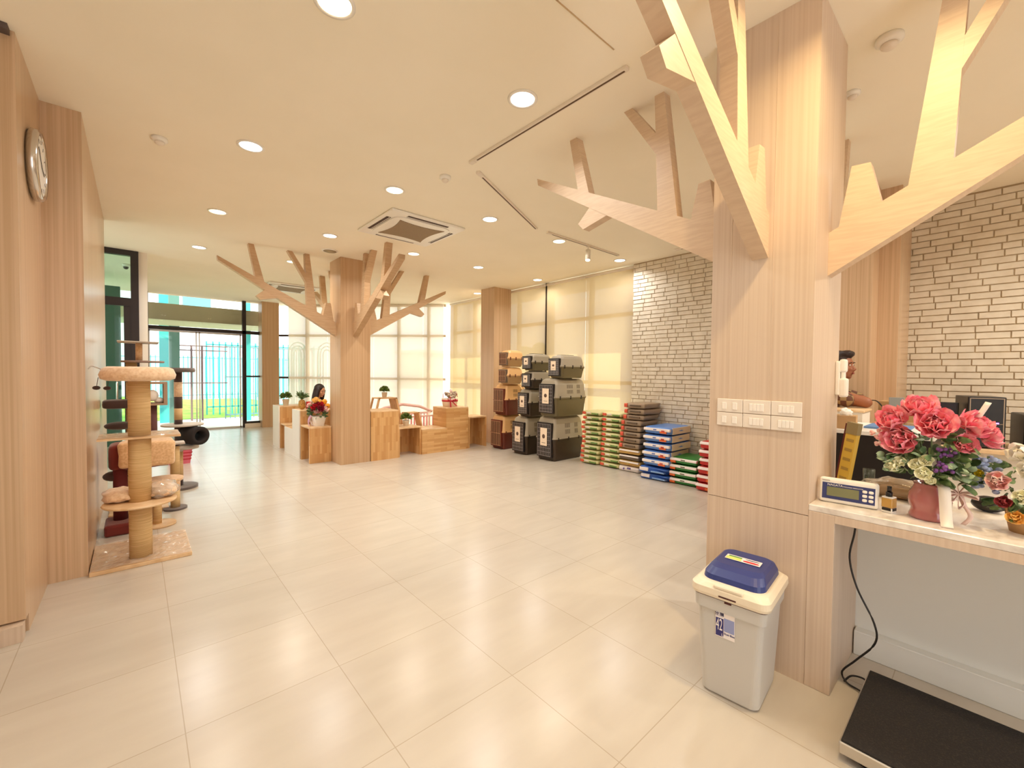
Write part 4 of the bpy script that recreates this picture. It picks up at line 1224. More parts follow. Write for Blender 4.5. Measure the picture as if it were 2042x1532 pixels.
M_PINKB = mat('pink_bars', srgb(240, 150, 150), 0.5)
M_PINKT = mat('pale_pink_panel', srgb(246, 206, 200), 0.6)
t_ = thing('playpen', 'pink barred playpen behind the low wooden step', 'playpen', (3.95, 8.1, 0))
n = 0
for k in range(16):
    bm = B(); cyl(bm, (-0.35 + k * 0.075, 0, 0.03), (-0.35 + k * 0.075, 0, 0.58), 0.009, seg=8); obj('bar', bm, M_PINKB, t_, True)
bm = B(); box(bm, (-0.4, -0.015, 0), (0.85, 0.015, 0.04)); box(bm, (-0.4, -0.015, 0.56), (0.85, 0.015, 0.60)); obj('rail', bm, M_PINKT, t_)
bm = B(); tube(bm, [(-0.45, 0.02, 0.6), (-0.2, 0.02, 0.72), (0.2, 0.02, 0.78), (0.6, 0.02, 0.72), (0.9, 0.02, 0.6)], 0.03); obj('arched_top', bm, M_PINKT, t_, True)
t_ = thing('playpen', 'second pale pink playpen panel nearer the gift basket', 'playpen', (4.35, 7.6, 0))
for k in range(9):
    bm = B(); cyl(bm, (-0.28 + k * 0.07, 0, 0.03), (-0.28 + k * 0.07, 0, 0.55), 0.008, seg=8); obj('bar', bm, mat('rose_bars', srgb(232, 120, 124), 0.5), t_, True)
bm = B(); box(bm, (-0.32, -0.012, 0), (0.32, 0.012, 0.03)); box(bm, (-0.32, -0.012, 0.55), (0.32, 0.012, 0.58)); obj('rail', bm, M_PINKT, t_)


def potted(label, x, y, z, s=1.0, spiky=False, kind='potted_plant'):
    t_ = thing(kind, label, 'plant', (x, y, z), random.uniform(0, 6))
    bm = B(); lathe(bm, [(0.04 * s, 0), (0.055 * s, 0.10 * s), (0.058 * s, 0.10 * s), (0.052 * s, 0.095 * s), (0.045 * s, 0.085 * s)], seg=20); obj('pot', bm, M_WHITEP, t_, True)
    bm = B()
    if spiky:
        for k in range(60):
            a = random.uniform(0, 2 * PI); e = random.uniform(0.2, 1.1)
            leafy(bm, (0, 0, 0.09 * s + random.uniform(0, 0.05)), (math.cos(a) * math.cos(e), math.sin(a) * math.cos(e), math.sin(e) + 0.25), 0.16 * s, 0.03)
    else:
        for k in range(130):
            a = random.uniform(0, 2 * PI); e = math.asin(random.uniform(-0.15, 1))
            d_ = Vector((math.cos(a) * math.cos(e), math.sin(a) * math.cos(e), math.sin(e)))
            leafy(bm, Vector((0, 0, 0.13 * s)) + d_ * 0.03 * s, d_ + Vector((0, 0, 0.2)), 0.075 * s, 0.022)
    obj('foliage', bm, mat('plant_green', srgb(104, 124, 52), 0.6), t_, True)


potted('small round potted plant on the farthest white block', 2.18, 9.08, 0.785, 1.15)
potted('small round potted plant on top of the trapezoid pet house', 3.46, 7.48, 0.976, 0.95)
potted('small round potted plant on the open fronted bench', 3.555, 6.82, 0.50, 1.05)

# pineapple on the nearer white block
t_ = thing('pineapple', 'whole pineapple on the tray of the nearer white block', 'fruit', (2.11, 7.75, 0.80))
bm = B(); sell(bm, (0, 0, 0.085), (0.055, 0.055, 0.085), 0.8, 0.9, 18, 12); obj('fruit_body', bm, add_noise(mat('pineapple_skin', srgb(196, 150, 70), 0.7), srgb(206, 160, 80), srgb(140, 96, 44), (60, 60, 60)), t_, True)
bm = B()
for k in range(46):
    a = random.uniform(0, 2 * PI); e = random.uniform(0.4, 1.4)
    leafy(bm, (0, 0, 0.16 + 0.05 * random.random()), (math.cos(a) * math.cos(e), math.sin(a) * math.cos(e), math.sin(e)), 0.13, 0.024)
obj('crown', bm, M_LEAF, t_, True)
for k, (x, y, c, nm, lb) in enumerate(((2.20, 7.72, (206, 40, 40), 'red_gift_box', 'small red box beside the pineapple'), (2.27, 7.78, (236, 228, 214), 'white_candle', 'small white candle beside the red box'))):
    bm = B()
    if k == 0: box(bm, (x - 0.03, y - 0.03, 0.80), (x + 0.03, y + 0.03, 0.93), 0.004)
    else: cyl(bm, (x, y, 0.80), (x, y, 0.87), 0.03)
    tag(obj(nm, bm, mat(nm, srgb(*c), 0.5)), lb, 'box' if k == 0 else 'candle')
M_ORN = add_noise(mat('orange_peel', srgb(240, 164, 40), 0.45), srgb(244, 172, 48), srgb(232, 148, 30), (60, 60, 60))
for k, (x, y, z, lb) in enumerate(((2.33, 7.70, 0.80, 'orange at the left of the fruit pile behind the bouquet'), (2.42, 7.72, 0.80, 'orange in the middle of the fruit pile behind the bouquet'),
                                   (2.51, 7.70, 0.80, 'orange at the right of the fruit pile behind the bouquet'), (2.37, 7.72, 0.875, 'upper left orange resting on the fruit pile'),
                                   (2.465, 7.72, 0.875, 'upper right orange resting on the fruit pile'))):
    bm = B(); ell(bm, (0, 0, 0.045), (0.046, 0.046, 0.044), 18, 12)
    o = obj('orange', bm, M_ORN, None, True); o.location = (x, y, z); tag(o, lb, 'fruit', 'oranges on the white block')
fc = thing('flower_bouquet', 'red and pink bouquet in a wrapped basket on the bench left of the tree column', 'flowers', (2.21, 7.25, 0.57))
fc.scale = (1.2, 1.25, 1.2)
bm = B(); rr_loft(bm, [(0.06, 0.09, 0.03, 0, 0), (0.085, 0.12, 0.04, 0.13, 0)]); obj('basket', bm, M_WHITEP, fc)
for k in range(15):
    a = 2 * PI * k / 15
    c = (0.08 * math.cos(a) * (1 if k % 2 else 0.5), 0.15 * math.sin(a) * (1 if k % 2 else 0.55), 0.19 + 0.10 * ((k * 7) % 5) / 5)
    peony('flower', c, 0.055, (c[0] - 0.05, c[1], 0.12), (M_RED, M_PINKP, mat('crimson_petal', srgb(150, 30, 60), 0.6))[k % 3], fc, layers=SMALL)
for k in range(4):
    peony('orange_flower', (-0.04 + 0.02 * k, -0.06 + 0.06 * k, 0.33), 0.055, (-0.5, 0, 1), M_ORG, fc, layers=SMALL)
bm = B()
for k in range(60):
    a = random.uniform(0, 2 * PI); leafy(bm, (0.06 * math.cos(a), 0.11 * math.sin(a), random.uniform(0.12, 0.26)), (math.cos(a), math.sin(a), random.uniform(-0.3, 0.6)), 0.075, 0.03)
obj('foliage', bm, M_LEAF, fc, True)
bm = B(); strip(bm, [(-0.09, -0.02, 0.14), (-0.11, 0.03, 0.06), (-0.12, -0.03, 0.01)], 0.06, (0, 1, 0.4)); strip(bm, [(-0.08, 0.05, 0.13), (-0.12, -0.02, 0.08), (-0.10, -0.1, 0.02)], 0.05, (0, 1, 0.3)); obj('bow', bm, mat('lilac_ribbon', srgb(206, 160, 180), 0.5), fc, True)

# gift basket
gb = thing('gift_basket', 'cream gift bucket with red bow on the tall wooden step', 'gift basket', (4.49, 6.86, 0.80))
bm = B(); lathe(bm, [(0.13, 0), (0.155, 0.15), (0.155, 0.16), (0.14, 0.16)], seg=28); obj('bucket', bm, mat('cream_paper', srgb(244, 226, 208), 0.6), gb, True)
bm = B(); lathe(bm, [(0.148, 0.10), (0.1535, 0.10), (0.1565, 0.13), (0.150, 0.13)], seg=28, cap=False); obj('ribbon_band', bm, M_RED, gb, True)
bm = B()
for k in range(26):
    a = random.uniform(0, 2 * PI); rr = random.uniform(0, 0.11)
    sell(bm, (rr * math.cos(a), rr * math.sin(a), 0.19 + random.uniform(-0.02, 0.06)), (random.uniform(0.025, 0.045),) * 3, 0.8, 0.8, 10, 7, wob=0.5, seed=k)
obj('wrapped_treats', bm, add_noise(mat('treat_wrap', srgb(170, 140, 110), 0.35), srgb(214, 196, 170), srgb(110, 78, 60), (30, 30, 30)), gb, True)
bm = B()
strip(bm, [(-0.10, -0.12, 0.115), (-0.13, -0.14, 0.16), (-0.10, -0.17, 0.19), (-0.09, -0.14, 0.12)], 0.035, (0.5, 0.3, 0.2)); strip(bm, [(-0.06, -0.15, 0.115), (0.0, -0.18, 0.15), (0.03, -0.16, 0.12), (-0.04, -0.15, 0.11)], 0.035, (0.5, 0.3, 0.3))
strip(bm, [(-0.08, -0.14, 0.115), (-0.09, -0.165, 0.04), (-0.09, -0.18, -0.02)], 0.03, (1, 0.2, 0)); strip(bm, [(-0.05, -0.15, 0.115), (0.0, -0.18, 0.05), (0.04, -0.19, 0.02)], 0.03, (1, 0.2, 0))
strip(bm, [(-0.14, 0.02, 0.17), (-0.10, 0.06, 0.25), (-0.02, 0.02, 0.26), (0.08, -0.08, 0.25), (0.12, -0.08, 0.18)], 0.03, (0.3, 1, 0))
obj('bow', bm, M_RED, gb, True)
bm = B(); ell(bm, (0.02, 0.0, 0.30), (0.03, 0.03, 0.035)); obj('topper', bm, M_PINKP, gb, True)

# ------------------------------------------------------------------ pet carriers
M_CG = mat('grey_carrier_plastic', srgb(168, 158, 140), 0.35)
M_CO = mat('olive_carrier_plastic', srgb(104, 94, 66), 0.4)
M_CB = mat('dark_brown_carrier_plastic', srgb(58, 44, 30), 0.4)
M_CT = mat('tan_carrier_plastic', srgb(226, 180, 124), 0.4)
M_CM = mat('maroon_carrier_plastic', srgb(104, 42, 26), 0.4)
M_CK = mat('black_carrier_door', srgb(30, 24, 24), 0.4)
M_CC = mat('clear_tan_plastic', srgb(196, 156, 108), 0.15, trans=0.2)
M_CLAB = mat('carrier_card', srgb(244, 224, 200), 0.5)
M_VENT = mat('vent_shadow', srgb(70, 56, 42), 0.8)
M_WIRE = mat('door_wire', srgb(176, 170, 170), 0.35, 0.6)


def carrier(label, x, yc, z, w, L, h, top, bot, door, card=True, brownwire=False, topping=True, slots='mid'):
    """door faces -x, long side runs along +x"""
    t_ = thing('pet_carrier', label, 'pet carrier', (x, yc, z), 0, 'stacked pet carriers')
    sp = h * 0.50
    hw = w / 2

    def shell(secs):
        bm = B()
        rings = []
        for zz, ins in secs:
            r = 0.045
            rg = []
            for q, (qx, qy) in enumerate(((1, 1), (-1, 1), (-1, -1), (1, -1))):
                for k in range(5):
                    a = q * PI / 2 + k * PI / 8
                    rg.append(bm.verts.new((L / 2 + qx * (L / 2 - ins - r) + r * math.cos(a), qy * (hw - ins - r) + r * math.sin(a), zz)))
            rings.append(rg)
        n_ = len(rings[0])
        for a, b_ in zip(rings, rings[1:]):
            for i in range(n_): bm.faces.new((a[i], a[(i + 1) % n_], b_[(i + 1) % n_], b_[i]))
        bm.faces.new(rings[0][::-1]); bm.faces.new(rings[-1])
        return bm
    obj('lower_shell', shell([(0.0, 0.045), (0.015, 0.035), (sp - 0.02, 0.008), (sp - 0.018, 0.0), (sp, 0.0)]), bot, t_)
    obj('upper_shell', shell([(sp, 0.0), (sp + 0.014, 0.0), (sp + 0.016, 0.01), (h * 0.84, 0.028), (h * 0.95, 0.05), (h, 0.09)]), top, t_)
    dw, dh0, dh1 = hw * 0.74, h * 0.08, h * 0.86
    bm = B(); box(bm, (-0.016, -dw, dh0), (0.03, dw, dh1), 0.008, 2); obj('door_panel', bm, door, t_)
    if brownwire:
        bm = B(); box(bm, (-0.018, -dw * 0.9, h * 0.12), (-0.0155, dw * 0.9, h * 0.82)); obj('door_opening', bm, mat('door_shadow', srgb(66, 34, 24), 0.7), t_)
    wm = M_WIRE if not brownwire else mat('tan_wire', srgb(206, 160, 122), 0.5)
    bm = B()
    nvb = 9 if w > 0.3 else 7
    for k in range(nvb): 
        yy = -dw * 0.86 + 2 * dw * 0.86 * k / (nvb - 1); box(bm, (-0.021, yy - 0.003, dh0 + 0.02), (-0.016, yy + 0.003, dh1 - 0.02))
    nh = 9 if not brownwire else 3
    for k in range(nh):
        zz = dh0 + 0.025 + (dh1 - dh0 - 0.05) * k / (nh - 1); box(bm, (-0.023, -dw * 0.88, zz - 0.0025), (-0.018, dw * 0.88, zz + 0.0025))
    obj('wire_grid', bm, wm, t_)
    if card:
        bm = B(); box(bm, (-0.027, -dw * 0.45, h * 0.34), (-0.024, dw * 0.45, h * 0.74)); cd = obj('hang_card', bm, M_CLAB, t_)
        bm = B(); ell(bm, (-0.0275, 0, h * 0.55), (0.001, dw * 0.2, h * 0.05)); box(bm, (-0.0282, -dw * 0.25, h * 0.40), (-0.027, dw * 0.25, h * 0.41)); obj('print', bm, mat('card_print', srgb(96, 72, 60), 0.6), cd)
    if h > 0.55:
        for sy in (-1, 1):
            for ga, gb in ((L * 0.36, L * 0.56), (L * 0.68, L * 0.82)):
                for za, zb in ((h * 0.60, h * 0.70), (h * 0.74, h * 0.84)):
                    bm = B()
                    for k in range(int((gb - ga) / 0.022)):
                        xx = ga + k * 0.022
                        ins = lambda z_: 0.01 + 0.018 * (z_ / h - 0.52) / 0.32
                        p = [(xx, sy * (hw - ins(za) + 0.0015), za), (xx + 0.007, sy * (hw - ins(za) + 0.0015), za), (xx + 0.007, sy * (hw - ins(zb) + 0.0015), zb), (xx, sy * (hw - ins(zb) + 0.0015), zb)]
                        f_ = [bm.verts.new(q_) for q_ in p]; k_ = [bm.verts.new((q_[0], q_[1] - sy * 0.02, q_[2])) for q_ in p]
                        bm.faces.new(f_); bm.faces.new(k_[::-1])
                        for i in range(4): bm.faces.new((f_[i], f_[(i + 1) % 4], k_[(i + 1) % 4], k_[i]))
                    obj('vent_slots', bm, M_VENT, t_)
    for k, xx in enumerate((L * 0.12, L * 0.45, L * 0.8)):
        for sy in (-1, 1):
            bm = B(); box(bm, (xx - 0.012, sy * hw - 0.006, sp - 0.03), (xx + 0.012, sy * hw + 0.006, sp + 0.025), 0.003); obj('latch', bm, M_CK if not brownwire else M_CM, t_)
    if topping:
        bm = B(); box(bm, (L * 0.2, -hw * 0.35, h - 0.004), (L * 0.7, hw * 0.35, h + 0.008), 0.004); obj('top_plate', bm, M_CK, t_)
    return t_


carrier('largest grey and dark brown carrier, bottom of the front stack by the green bags', 5.10, 4.93, 0, 0.46, 0.76, 0.735, M_CG, M_CB, M_CK)
carrier('large grey carrier with olive base, middle of the front stack', 5.06, 4.86, 0.745, 0.44, 0.78, 0.62, M_CG, M_CO, M_CK)
carrier('small rounded grey carrier on top of the front stack', 5.13, 4.76, 1.375, 0.33, 0.60, 0.375, M_CG, M_CO, M_CK)
carrier('grey and dark brown carrier, bottom of the middle stack', 5.12, 5.60, 0, 0.42, 0.6, 0.675, M_CG, M_CB, M_CK)
carrier('grey carrier second from the floor in the middle stack', 5.13, 5.50, 0.685, 0.34, 0.5, 0.49, M_CG, M_CB, M_CK)
carrier('small grey carrier third from the floor in the middle stack', 5.13, 5.42, 1.185, 0.30, 0.5, 0.305, M_CG, M_CB, M_CK)
carrier('small grey carrier topping the middle stack', 5.13, 5.41, 1.50, 0.30, 0.5, 0.29, M_CG, M_CO, M_CK)
carrier('tan and maroon carrier, bottom of the left stack by the wooden bench', 5.17, 6.28, 0, 0.42, 0.55, 0.645, M_CT, M_CM, M_CM, False, True, False)
carrier('tan and maroon carrier second from the floor in the left stack', 5.17, 6.21, 0.655, 0.42, 0.55, 0.58, M_CT, M_CM, M_CM, False, True, False)
carrier('clear tan carrier third from the floor in the left stack', 5.17, 6.11, 1.245, 0.30, 0.42, 0.315, M_CT, M_CC, mat('grey_brown_door', srgb(110, 92, 78), 0.4), False, True, False)
carrier('clear tan carrier topping the left stack', 5.18, 6.11, 1.57, 0.30, 0.42, 0.31, M_CT, M_CC, mat('grey_brown_door_two', srgb(120, 100, 82), 0.4), False, True, False)


# ------------------------------------------------------------------ stacks of pet food
def bag_mesh(w, L, th, base, marks, e=0.32, wob=0.10):
    """bag long along +x, its end face toward -x; marks: (y0, y1, z0, z1, material) fractions on the end face"""
    t_ = thing('pet_food_bag', '', 'pet food bag', (0, 0, 0))
    bm = B(); sell(bm, (L / 2, 0, th / 2), (L / 2, w / 2, th / 2), 0.42, 0.16, 32, 12, wob=wob, seed=random.random() * 9)
    obj('bag_body', bm, base, t_, True)
    for k, (y0, y1, z0, z1, m_) in enumerate(marks):
        bm = B()
        n_ = 6
        # a printed patch that follows the bulging end of the bag
        rows_ = []
        for j in range(n_ + 1):
            zz = z0 + (z1 - z0) * j / n_
            zc = (zz - 0.5) * 2
            rows_.append([(min(max(1 - abs(zc) ** (2 / 0.42), 0.0), 1.0) ** 0.21, zz)])
        va = []
        for j in range(n_ + 1):
            f_, zz = rows_[j][0]
            xx = L / 2 - L / 2 * f_ - 0.012
            va.append([bm.verts.new((xx, w * (0.5 - y0), zz * th)), bm.verts.new((xx, w * (0.5 - y1), zz * th)),
                       bm.verts.new((xx + 0.05, w * (0.5 - y1), zz * th)), bm.verts.new((xx + 0.05, w * (0.5 - y0), zz * th))])
        for a, b_ in zip(va, va[1:]):
            for q in range(4): bm.faces.new((a[q], a[(q + 1) % 4], b_[(q + 1) % 4], b_[q]))
        bm.faces.new(va[0]); bm.faces.new(va[-1][::-1])
        obj('printed_patch', bm, m_, t_)
    return t_


M_BGC = mat('cream_green_bag', srgb(216, 212, 156), 0.35)
M_BGG = mat('green_print_band', srgb(104, 140, 66), 0.4)
M_BRED = mat('orange_red_print', srgb(214, 84, 56), 0.4)
M_BDK = mat('olive_text', srgb(84, 88, 48), 0.5)
M_BBR = mat('brown_grey_bag', srgb(150, 128, 104), 0.3)
M_BOC = mat('ochre_bag', srgb(200, 158, 84), 0.35)
M_BWH = mat('white_bag', srgb(236, 226, 222), 0.35)
M_BBL = mat('blue_bag', srgb(92, 134, 200), 0.3)
M_BBLD = mat('deep_blue_bag', srgb(52, 96, 176), 0.3)
M_BGR = mat('green_bag', srgb(44, 128, 52), 0.35)
M_BRD = mat('red_bag', srgb(196, 44, 40), 0.35)
M_BORG = mat('orange_badge', srgb(226, 110, 50), 0.4)

ORD = ('lowest', 'second', 'third', 'fourth', 'fifth', 'sixth', 'seventh', 'eighth', 'ninth', 'tenth', 'eleventh', 'topmost')


def stack(proto, n, x, y, th, pitch, lab, group, jit=0.01, lean=(0, 0), z0=0.0, first=True):
    for k in range(n):
        nm = 'topmost' if k == n - 1 else ORD[k] if k < 11 else ORD[10]
        pos = nm + ('' if nm in ('topmost', 'lowest') else ' from the floor')
        loc = (x + random.uniform(-jit, jit) + lean[0] * k, y + random.uniform(-jit, jit) + lean[1] * k, z0 + k * pitch)
        rz = random.uniform(-0.03, 0.03)
        if k == 0 and first:
            o = proto; o.location = loc; o.rotation_euler = (0, 0, rz); o['group'] = group
        else:
            o = dup(proto, loc, rz, None, group)
        o['label'] = '%s, %s' % (lab, pos)


pg = bag_mesh(0.345, 0.44, 0.0775, M_BGC, ((0.06, 0.24, 0.30, 0.80, M_BRED), (0.30, 0.52, 0.50, 0.72, M_BWH), (0.58, 0.93, 0.34, 0.60, M_BGG), (0.28, 0.93, 0.14, 0.2, M_BDK)))
stack(pg, 11, 5.45, 4.285, 0.083, 0.0778, 'cream and green pet food bag in the left green stack', 'green bags in the left stack', lean=(0.002, -0.001))
stack(pg, 11, 5.48, 3.915, 0.083, 0.0778, 'cream and green pet food bag in the right green stack', 'green bags in the right stack', lean=(0.002, -0.002), first=False)
pbk = bag_mesh(0.34, 0.46, 0.085, M_BBR, ((0.02, 0.16, 0.2, 0.85, M_BRED), (0.3, 0.8, 0.4, 0.66, mat('dark_brown_print', srgb(92, 74, 56), 0.4))))
# tall leaning stack: white, ochre and brown bags
kinds = []
pw = bag_mesh(0.36, 0.46, 0.085, M_BWH, ((0.25, 0.3, 0.3, 0.6, mat('purple_print', srgb(120, 100, 160), 0.5)), (0.45, 0.6, 0.5, 0.75, mat('violet_print', srgb(110, 90, 150), 0.5))))
po = bag_mesh(0.36, 0.46, 0.085, M_BOC, ((0.05, 0.95, 0.62, 0.85, M_BWH), (0.4, 0.5, 0.5, 0.8, mat('mustard_print', srgb(206, 190, 110), 0.5))))
pd = bag_mesh(0.36, 0.46, 0.085, mat('dark_grey_bag', srgb(112, 96, 80), 0.35), ((0.05, 0.95, 0.66, 0.85, M_BWH),))
seq = [pw, po, pd, po, pbk, pbk, pbk, pbk, pbk, pbk, pbk, pbk]
desc = {id(pw): 'white pet food bag', id(po): 'ochre pet food bag', id(pd): 'dark grey pet food bag', id(pbk): 'brown grey pet food bag'}
used = set()
zz = 0.0
for k, p in enumerate(seq):
    nm = ORD[k] if k < 11 else 'topmost'
    loc = (5.46 + random.uniform(-0.012, 0.012), 3.545 - 0.0075 * max(k - 3, 0) * (1 if k < 9 else 1.3) + random.uniform(-0.01, 0.01), zz)
    if id(p) not in used:
        used.add(id(p)); o = p; o.location = loc
    else:
        o = dup(p, loc, random.uniform(-0.05, 0.05))
    o['label'] = '%s in the tall leaning stack, %s' % (desc[id(p)], nm + ('' if nm in ('topmost', 'lowest') else ' from the floor'))
    o['group'] = 'bags in the tall leaning stack'
    zz += 0.086
pb = bag_mesh(0.40, 0.60, 0.109, M_BBL, ((0.02, 0.98, 0.48, 0.80, M_BWH), (0.62, 0.86, 0.22, 0.78, M_BORG), (0.68, 0.80, 0.40, 0.62, M_BRD), (0.38, 0.5, 0.54, 0.7, M_BBLD)), wob=0.05)
M_BSIDE = mat('pale_bag_side', srgb(216, 200, 172), 0.5)
bm = B(); box(bm, (0.06, -0.201, 0.012), (0.56, -0.19, 0.10), 0.002); obj('pale_side', bm, M_BSIDE, pb)
pb2 = bag_mesh(0.42, 0.60, 0.088, M_BBLD, ((0.05, 0.35, 0.3, 0.8, M_BWH), (0.45, 0.9, 0.2, 0.42, mat('sky_print', srgb(140, 176, 226), 0.4))), wob=0.22)
pb2.location = (5.31, 3.05, 0.0); pb2['label'] = 'crumpled deep blue bag, lowest in the blue stack'; pb2['group'] = 'blue bags'
o = dup(pb2, (5.29, 3.06, 0.092), 0.05, 'crumpled deep blue bag, second from the floor in the blue stack', 'blue bags')
for k, nm in enumerate(('lowest', 'second lowest', 'middle', 'second highest', 'topmost')):
    loc = (5.31 + random.uniform(-0.01, 0.01), 3.03 - 0.003 * k, 0.19 + 0.110 * k)
    if k == 0: o = pb; o.location = loc
    else: o = dup(pb, loc, random.uniform(-0.03, 0.03))
    o['label'] = nm + ' smooth blue and white bag stacked above the crumpled blue pair'
    o['group'] = 'blue bags'
pgr = bag_mesh(0.37, 0.48, 0.0895, M_BGR, ((0.02, 0.98, 0.52, 0.86, M_BWH), (0.03, 0.22, 0.14, 0.5, M_BORG), (0.42, 0.58, 0.58, 0.74, M_BDK)), wob=0.05)
stack(pgr, 4, 5.36, 2.655, 0.092, 0.090, 'green and white pet food bag in the low stack', 'green and white bags')
prd = bag_mesh(0.36, 0.48, 0.104, M_BRD, ((0.02, 0.98, 0.60, 0.9, M_BWH), (0.35, 0.6, 0.2, 0.5, M_BORG)), wob=0.05)
stack(prd, 6, 5.27, 2.27, 0.108, 0.1045, 'red and white pet food bag beside the near column', 'red and white bags', lean=(0.004, -0.006))

# ------------------------------------------------------------------ cat trees
M_SISAL = add_noise(mat('sisal_rope', srgb(206, 164, 104), 0.8), srgb(222, 190, 140), srgb(198, 162, 108), (4, 4, 260), 2, 0.35, 0.65, 0.5, coords='obj', dist=0.004)
M_PLUSH = add_noise(mat('beige_plush', srgb(228, 188, 140), 0.9, sheen=0.5), srgb(232, 194, 148), srgb(212, 168, 120), (60, 60, 60), 3, bump=0.5, dist=0.004)
M_CREAMP = add_noise(mat('cream_plush', srgb(240, 208, 172), 0.9, sheen=0.5), srgb(244, 214, 180), srgb(226, 188, 148), (50, 50, 50), 3, bump=0.5, dist=0.004)
M_GREYP = mat('grey_plush', srgb(96, 84, 80), 0.9, sheen=0.4)
M_DKP = mat('dark_brown_plush', srgb(66, 44, 38), 0.9, sheen=0.4)
M_DRED = mat('dark_red_plush', srgb(112, 30, 18), 0.85, sheen=0.3)
M_FILM = mat('plastic_wrap', srgb(244, 238, 230), 0.08, trans=0.3, alpha=0.42, coat=1.0)
M_LITE = mat('light_grey_board', srgb(190, 180, 168), 0.6)


def post(parent, x, y, z0, z1, r, m=M_SISAL):
    bm = B(); lathe(bm, [(r, z0), (r, z1)], (x, y, 0), 24); return obj('post', bm, m, parent)


c1 = thing('cat_tree', 'nearest beige cat tree with a thick sisal post, wrapped in clear film', 'cat tree', (0.02, 4.27, 0))
bm = B(); box(bm, (-0.275, -0.15, 0), (0.30, 0.47, 0.028), 0.003); obj('base_board', bm, M_PALEW, c1)
bm = B()
n = 30
gv = [[bm.verts.new((-0.273 + 0.571 * i / n, -0.148 + 0.616 * j / n, 0.031 + 0.016 * abs(mnoise.noise(Vector((i * 0.55, j * 0.55, 3)))) + 0.010 * abs(mnoise.noise(Vector((i * 1.4, j * 1.4, 8)))))) for i in range(n + 1)] for j in range(n + 1)]
for j in range(n):
    for i in range(n): bm.faces.new((gv[j][i], gv[j][i + 1], gv[j + 1][i + 1], gv[j + 1][i]))
obj('plastic_wrap', bm, M_FILM, c1)
post(c1, 0, 0, 0.028, 0.44, 0.068); post(c1, 0, 0, 0.455, 0.935, 0.067); post(c1, 0, 0, 0.95, 1.365, 0.066)
bm = B(); lathe(bm, [(0.215, 0.44), (0.22, 0.447), (0.215, 0.456)], seg=36); obj('round_platform', bm, M_PALEW, c1)
bm = B(); sell(bm, (-0.12, 0.10, 0.50), (0.10, 0.15, 0.045), 0.75, 0.9, 24, 12, wob=0.25, seed=4); obj('cushion', bm, M_CREAMP, c1, True)
bm = B(); sell(bm, (0.125, 0.10, 0.50), (0.10, 0.15, 0.045), 0.75, 0.9, 24, 12, wob=0.25, seed=9); obj('cushion', bm, M_CREAMP, c1, True)
bm = B(); sell(bm, (0.128, 0.10, 0.503), (0.104, 0.153, 0.05), 0.75, 0.9, 24, 12, wob=0.4, seed=12); obj('plastic_wrap', bm, M_FILM, c1)
bm = B(); prism(bm, [(-0.23, -0.10), (0.24, -0.10), (0.24, 0.24), (-0.23, 0.24)], lambda u, v, t: (u, v, t), 0.935, 0.95); obj('square_platform', bm, M_PALEW, c1)
bm = B()
gv = [[bm.verts.new((-0.228 + 0.466 * i / 20, -0.098 + 0.336 * j / 20, 0.954 + 0.008 * abs(mnoise.noise(Vector((i * 0.6, j * 0.6, 5)))))) for i in range(21)] for j in range(21)]
for j in range(20):
    for i in range(20): bm.faces.new((gv[j][i], gv[j][i + 1], gv[j + 1][i + 1], gv[j + 1][i]))
obj('plastic_wrap', bm, M_FILM, c1)
bm = B(); lathe(bm, [(0.02, 1.375), (0.18, 1.365), (0.215, 1.38), (0.222, 1.41), (0.205, 1.455), (0.175, 1.47), (0.15, 1.455), (0.13, 1.42), (0.02, 1.41)], seg=40)
obj('top_bed', bm, M_CREAMP, c1, True)
bm = B(); tube(bm, smoothcurve([(-0.19, 0, 1.44), (-0.25, 0.0, 1.47), (-0.27, -0.01, 1.45)]), 0.004); obj('toy_wire', bm, M_LITE, c1, True)
for x, y, z in ((-0.23, -0.02, 1.315), (-0.175, 0.02, 1.31)):
    bm = B(); tube(bm, [(x, y, z), (x + 0.01, y, 1.39)], 0.002, 5); ell(bm, (x, y, z), (0.022, 0.016, 0.015)); obj('hanging_toy', bm, M_DKP, c1, True)

c2 = thing('cat_tree', 'short beige cat tree with a fabric cube and dark red base, behind the nearest one', 'cat tree', (0.02, 5.12, 0))
bm = B(); box(bm, (-0.235, -0.12, 0), (0.0, 0.2, 0.10), 0.02, 2); obj('plush_base', bm, M_DRED, c2)
bm = B(); lathe(bm, [(0.13, 0), (0.13, 0.02)], (0.13, 0, 0), 28); obj('round_base', bm, M_PALEW, c2)
post(c2, 0.12, 0, 0.02, 0.40, 0.034)
bm = B(); lathe(bm, [(0.15, 0.40), (0.15, 0.425)], (0.17, 0.05, 0), 28); obj('round_platform', bm, M_PLUSH, c2)
post(c2, -0.13, 0.06, 0.10, 0.62, 0.05, mat('maroon_post', srgb(96, 24, 26), 0.8)); post(c2, -0.08, 0.1, 0.40, 0.62, 0.045)
bm = B(); sell(bm, (0.055, 0.08, 0.68), (0.20, 0.15, 0.115), 0.22, 0.25, 28, 14, wob=0.05); obj('fabric_cube', bm, M_PLUSH, c2, True)
bm = B(); sell(bm, (-0.02, 0.14, 0.66), (0.19, 0.14, 0.12), 0.3, 0.3, 24, 12); obj('inner_box', bm, M_DRED, c2, True)
bm = B(); sell(bm, (-0.15, 0.12, 0.485), (0.10, 0.09, 0.045), 0.9, 0.9, 18, 10); obj('hammock', bm, M_DKP, c2, True)

